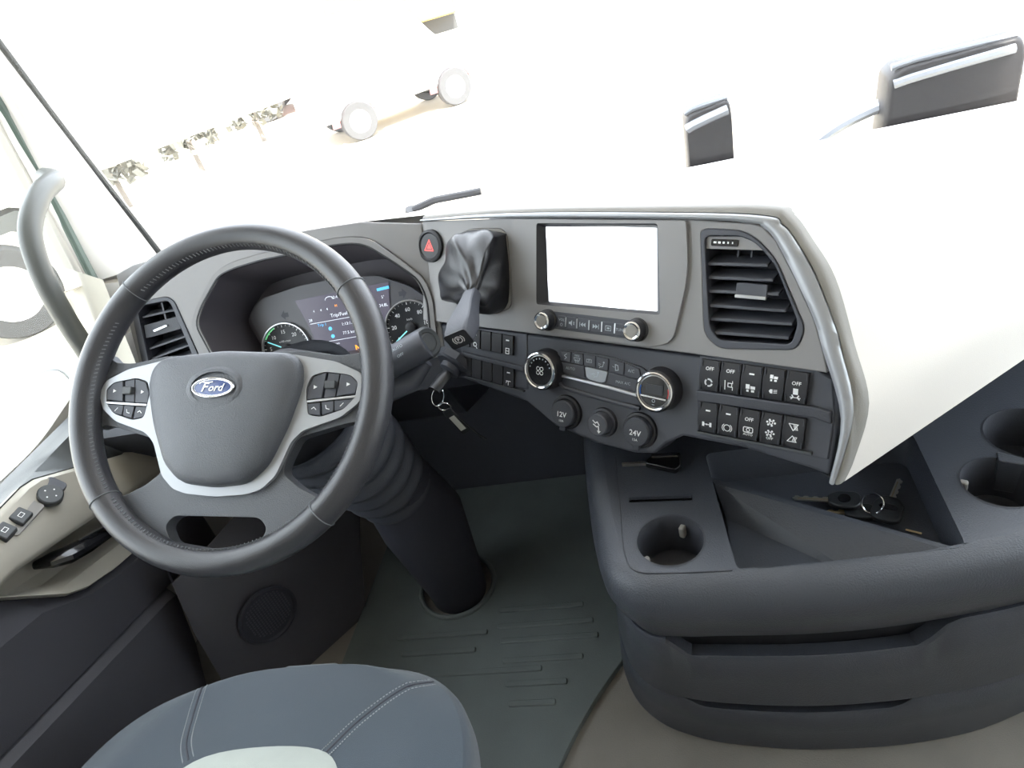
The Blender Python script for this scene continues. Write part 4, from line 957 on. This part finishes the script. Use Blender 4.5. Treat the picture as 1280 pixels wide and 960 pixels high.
# ================================================================== OUTSIDE
def mirror(label, c, wv, h, d, arm, yaw):
    t = thing('exterior_mirror', label, 'mirror', c); a = R(yaw)
    f = Fr(c, (cos(a), sin(a), 0), (0, 0, 1), (sin(a), -cos(a), 0), 1.0)
    o = rp([(-wv, -h), (wv*.97, -h), (wv, h*.72), (wv*.9, h), (-wv*.72, h*.86), (-wv*.9, h*.7)], [.02, .02, .04, .04, .06, .06], 6)
    MB().dome(f, o, [(.94, -d), (1.0, -d*.5), (1.0, 0), (.97, .012), (.93, .016)]).build('housing', 'mirror_black', t, ang=50)
    MB().tube([f.p(-wv*.84, h*.58, .014), f.p(-wv*.6, h*.64, .019), f.p(0, h*.72, .021), f.p(wv*.8, h*.80, .019)], .011, 8).build('edge_strip', 'edge_grey', t, label='pale grey strip along the top')
    MB().tube([f.p(-wv*.86, h*.86, -.004), f.p(-wv*.5, h*.93, .0), f.p(0, h*.965, .002), f.p(wv*.85, h*.99, -.002)], .008, 8).build('edge_strip', 'edge_grey', t, label='pale grey strip along the upper edge')
    MB().tube([f.p(q[0], q[1], q[2]) for q in crom([V(p) for p in arm], 6)], .028, 10, flat=.6).build('arm', 'edge_grey', t)
    return t
mirror('large black mirror housing on a curved arm beyond the windscreen at right', (.795, 1.9, .56), .155, .13, .12, [(-.42, -.20, -.05), (-.30, -.06, -.06), (-.16, .0, -.07), (0, .02, -.07), (.2, .035, -.06), (.36, .04, -.04), (.42, .04, .25), (.42, .02, .57)], -4)
mirror('narrow black mirror housing standing beyond the windscreen left of the large one', (.193, 1.7, .63), .056, .115, .09, [(0, -.05, -.02), (0, -.16, .06), (0, -.14, .37)], 0)

lm = thing('exterior_mirror', 'small pale kerb mirror outside the driver door window', 'mirror', (-1.42, 1.21, .5))
LMF = Fr((-1.41, 1.22, .555), V((.94, .34, 0)), (0, 0, 1), V((.34, -.94, 0)), 1.0)
MB().dome(LMF, rp(rect(-.075, -.055, .075, .055), .04), [(.92, -.10), (1.0, -.05), (1, 0), (.95, .01)]).build('housing', 'edge_grey', lm)
MB().prism(LMF, rp(rect(-.065, -.045, .065, .045), .03), .008, .014).build('mirror_glass', 'satin', lm)
MB().tube([LMF.p(.03, -.03, -.06), V((-1.30, 1.32, .50)), V((-1.17, 1.30, .50))], .018, 10).build('arm', 'mirror_black', lm)

def wheel(t, c, r, wd, ax=V((1, 0, 0)), tm='tyre'):
    f = axis_frame(c, ax, 1.0)
    o = MB().lathe(f, [(r*.6, -wd/2), (r*.95, -wd/2), (r, -wd*.35), (r, wd*.35), (r*.95, wd/2), (r*.6, wd/2)], 32).build('tyre', tm, t)
    MB().lathe(f, [(r*.6, wd*.48), (r*.5, wd*.3), (r*.3, wd*.25), (r*.22, wd*.45), (0, wd*.45)], 28).build('wheel_rim', 'rim_metal', o)
def truck_out(label, x, y, yaw, bodycol, cabcol, L_=6.5, group=None):
    a = R(yaw); f = Fr((x, y, -1.35), (cos(a), sin(a), 0), (-sin(a), cos(a), 0), (0, 0, 1), 1.0)
    t = thing('parked_truck', label, 'truck', f.o)
    MB().box(f, 0, L_, -1.2, 1.2, 1.15, 3.6).build('cargo_box', bodycol, t, bevel=.03)
    MB().prism(Fr(f.p(0, -1.15, 0), f.x, f.z, -f.y, 1.0), [(-.15, .55), (-.15, 2.9), (-1.5, 2.9), (-1.95, 1.7), (-2.0, .55)], -2.3, 0).build('cab', cabcol, t, bevel=.06)
    MB().box(f, -1.2, L_, -.45, .45, .75, 1.1).build('chassis', 'truck_grey', t)
    for wx in (-1.15, L_-1.6):
        for wy in (-1.0, 1.0): wheel(t, f.p(wx, wy, .5), .5, .3, f.y*(1 if wy > 0 else -1))
    MB().prism(Fr(f.p(-.5, -1.152, 1.75), f.x, f.z, -f.y, 1.0), rp(rect(-.75, 0, .2, .8), .08), 0, .02).build('cab_window', 'gloss_black', t)
    return f, t
vf = Fr((-4.9, 12.35, -1.35), (cos(R(34)), sin(R(34)), 0), (-sin(R(34)), cos(R(34)), 0), (0, 0, 1), 1.0)
vn = thing('parked_van', 'small white van with red wheel arch parked across the bright yard', 'van', vf.o)
VS = Fr(vf.p(0, 0, 0), vf.x, vf.z, -vf.y, 1.0)
MB().prism(VS, rp([(-.35, .42), (3.1, .42), (3.15, 1.0), (2.3, 1.2), (1.75, 1.95), (-.3, 1.98)], .15), -1.5, 0).build('body', 'truck_white', vn, bevel=.04)
for wx in (.4, 2.35):
    for wz in (-.02, -1.48): wheel(vn, VS.p(wx, .33, wz), .33, .2, VS.z*(1 if wz > -1 else -1))
    MB().loft([[VS.p(wx+rr*cos(R(k)), .33+rr*sin(R(k)), zz) for k in range(0, 181, 12)] for rr, zz in ((.36, .0), (.36, .04), (.50, .04), (.50, .0))], closed=False).build('wheel_arch', 'truck_red', vn)
MB().prism(VS, rp([(1.0, 1.25), (2.1, 1.25), (1.7, 1.8), (1.0, 1.8)], .06), 0, .012).build('side_window', 'edge_grey', vn)
truck_out('truck with a red cab and yellow box parked farther back behind the white van', -7.6, 18.5, 15, 'truck_yellow', 'truck_red', 4.0)
# truck at the left seen through the door window
lt = thing('parked_trailer', 'trailer with a grey mudguard and bare wheel standing left of the cab', 'trailer', (-7.4, 6.4, -1.35))
wheel(lt, V((-7.0, 6.45, -.83)), .52, .32, V((.75, -.66, 0)), 'dark_tyre')
TL = Fr((-7.1, 6.55, -1.35), V((.66, .75, 0)), (0, 0, 1), V((.75, -.66, 0)), 1.0)
MB().prism(TL, [(-1.1, .45), (-.95, 1.05), (-.5, 1.28), (.5, 1.28), (.95, 1.05), (1.1, .45), (.8, .45), (.68, .9), (.35, 1.1), (-.35, 1.1), (-.68, .9), (-.8, .45)], -.3, .18).build('mudguard', 'mudguard', lt)
MB().box(TL, -5, 5, 1.35, 3.4, -2.4, .2).build('trailer_body', 'truck_white', lt, bevel=.03)
for i, (x, y, h, r) in enumerate([(-9.0, 11.6, 1.2, .6), (-8.3, 13.2, 1.2, .62), (-7.6, 14.8, 1.1, .6)]):
    t = thing('hedge_bush', ['leftmost low bush at the far edge of the yard', 'middle low bush at the far edge of the yard', 'rightmost low bush behind the white van'][i], 'bush', (x, y, -1.35))
    bm = MB(); f = Fr((x, y, -1.35), (1, 0, 0), (0, 1, 0), (0, 0, 1), 1.0)
    for k in range(260):
        th, ph, rr = random.random()*2*pi, math.acos(1-random.random()*1.2), r*(.6+.4*random.random())
        c = V((rr*sin(ph)*cos(th), rr*sin(ph)*sin(th), h*.45+rr*cos(ph)*.8)); d1_ = V((random.uniform(-1, 1), random.uniform(-1, 1), random.uniform(-1, 1))).normalized()*.12; d2_ = V((random.uniform(-1, 1), random.uniform(-1, 1), random.uniform(-1, 1))).normalized()*.09
        bm.add([f.p(*(c-d1_)), f.p(*(c+d2_)), f.p(*(c+d1_)), f.p(*(c-d2_))], [(0, 1, 2, 3)])
    bm.build('foliage', 'leaves', t, smooth=False, stuff=True)
    MB().tube([(x, y, -1.35), (x, y, -1.35+h*.6)], .05, 6).build('stem', 'bark', t)
wp = thing('wiper', 'black wiper arm lying at the base of the windscreen behind the dashboard', 'wiper', (-.2, 1.34, .74))
MB().tube([(-.45, 1.372, .745), (-.40, 1.372, .755), (-.30, 1.375, .752)], .008, 8).build('arm', 'black', wp)
MB().tube([(-.45, 1.372, .745), (-.46, 1.375, .72)], .018, 10).build('pivot', 'black', wp)
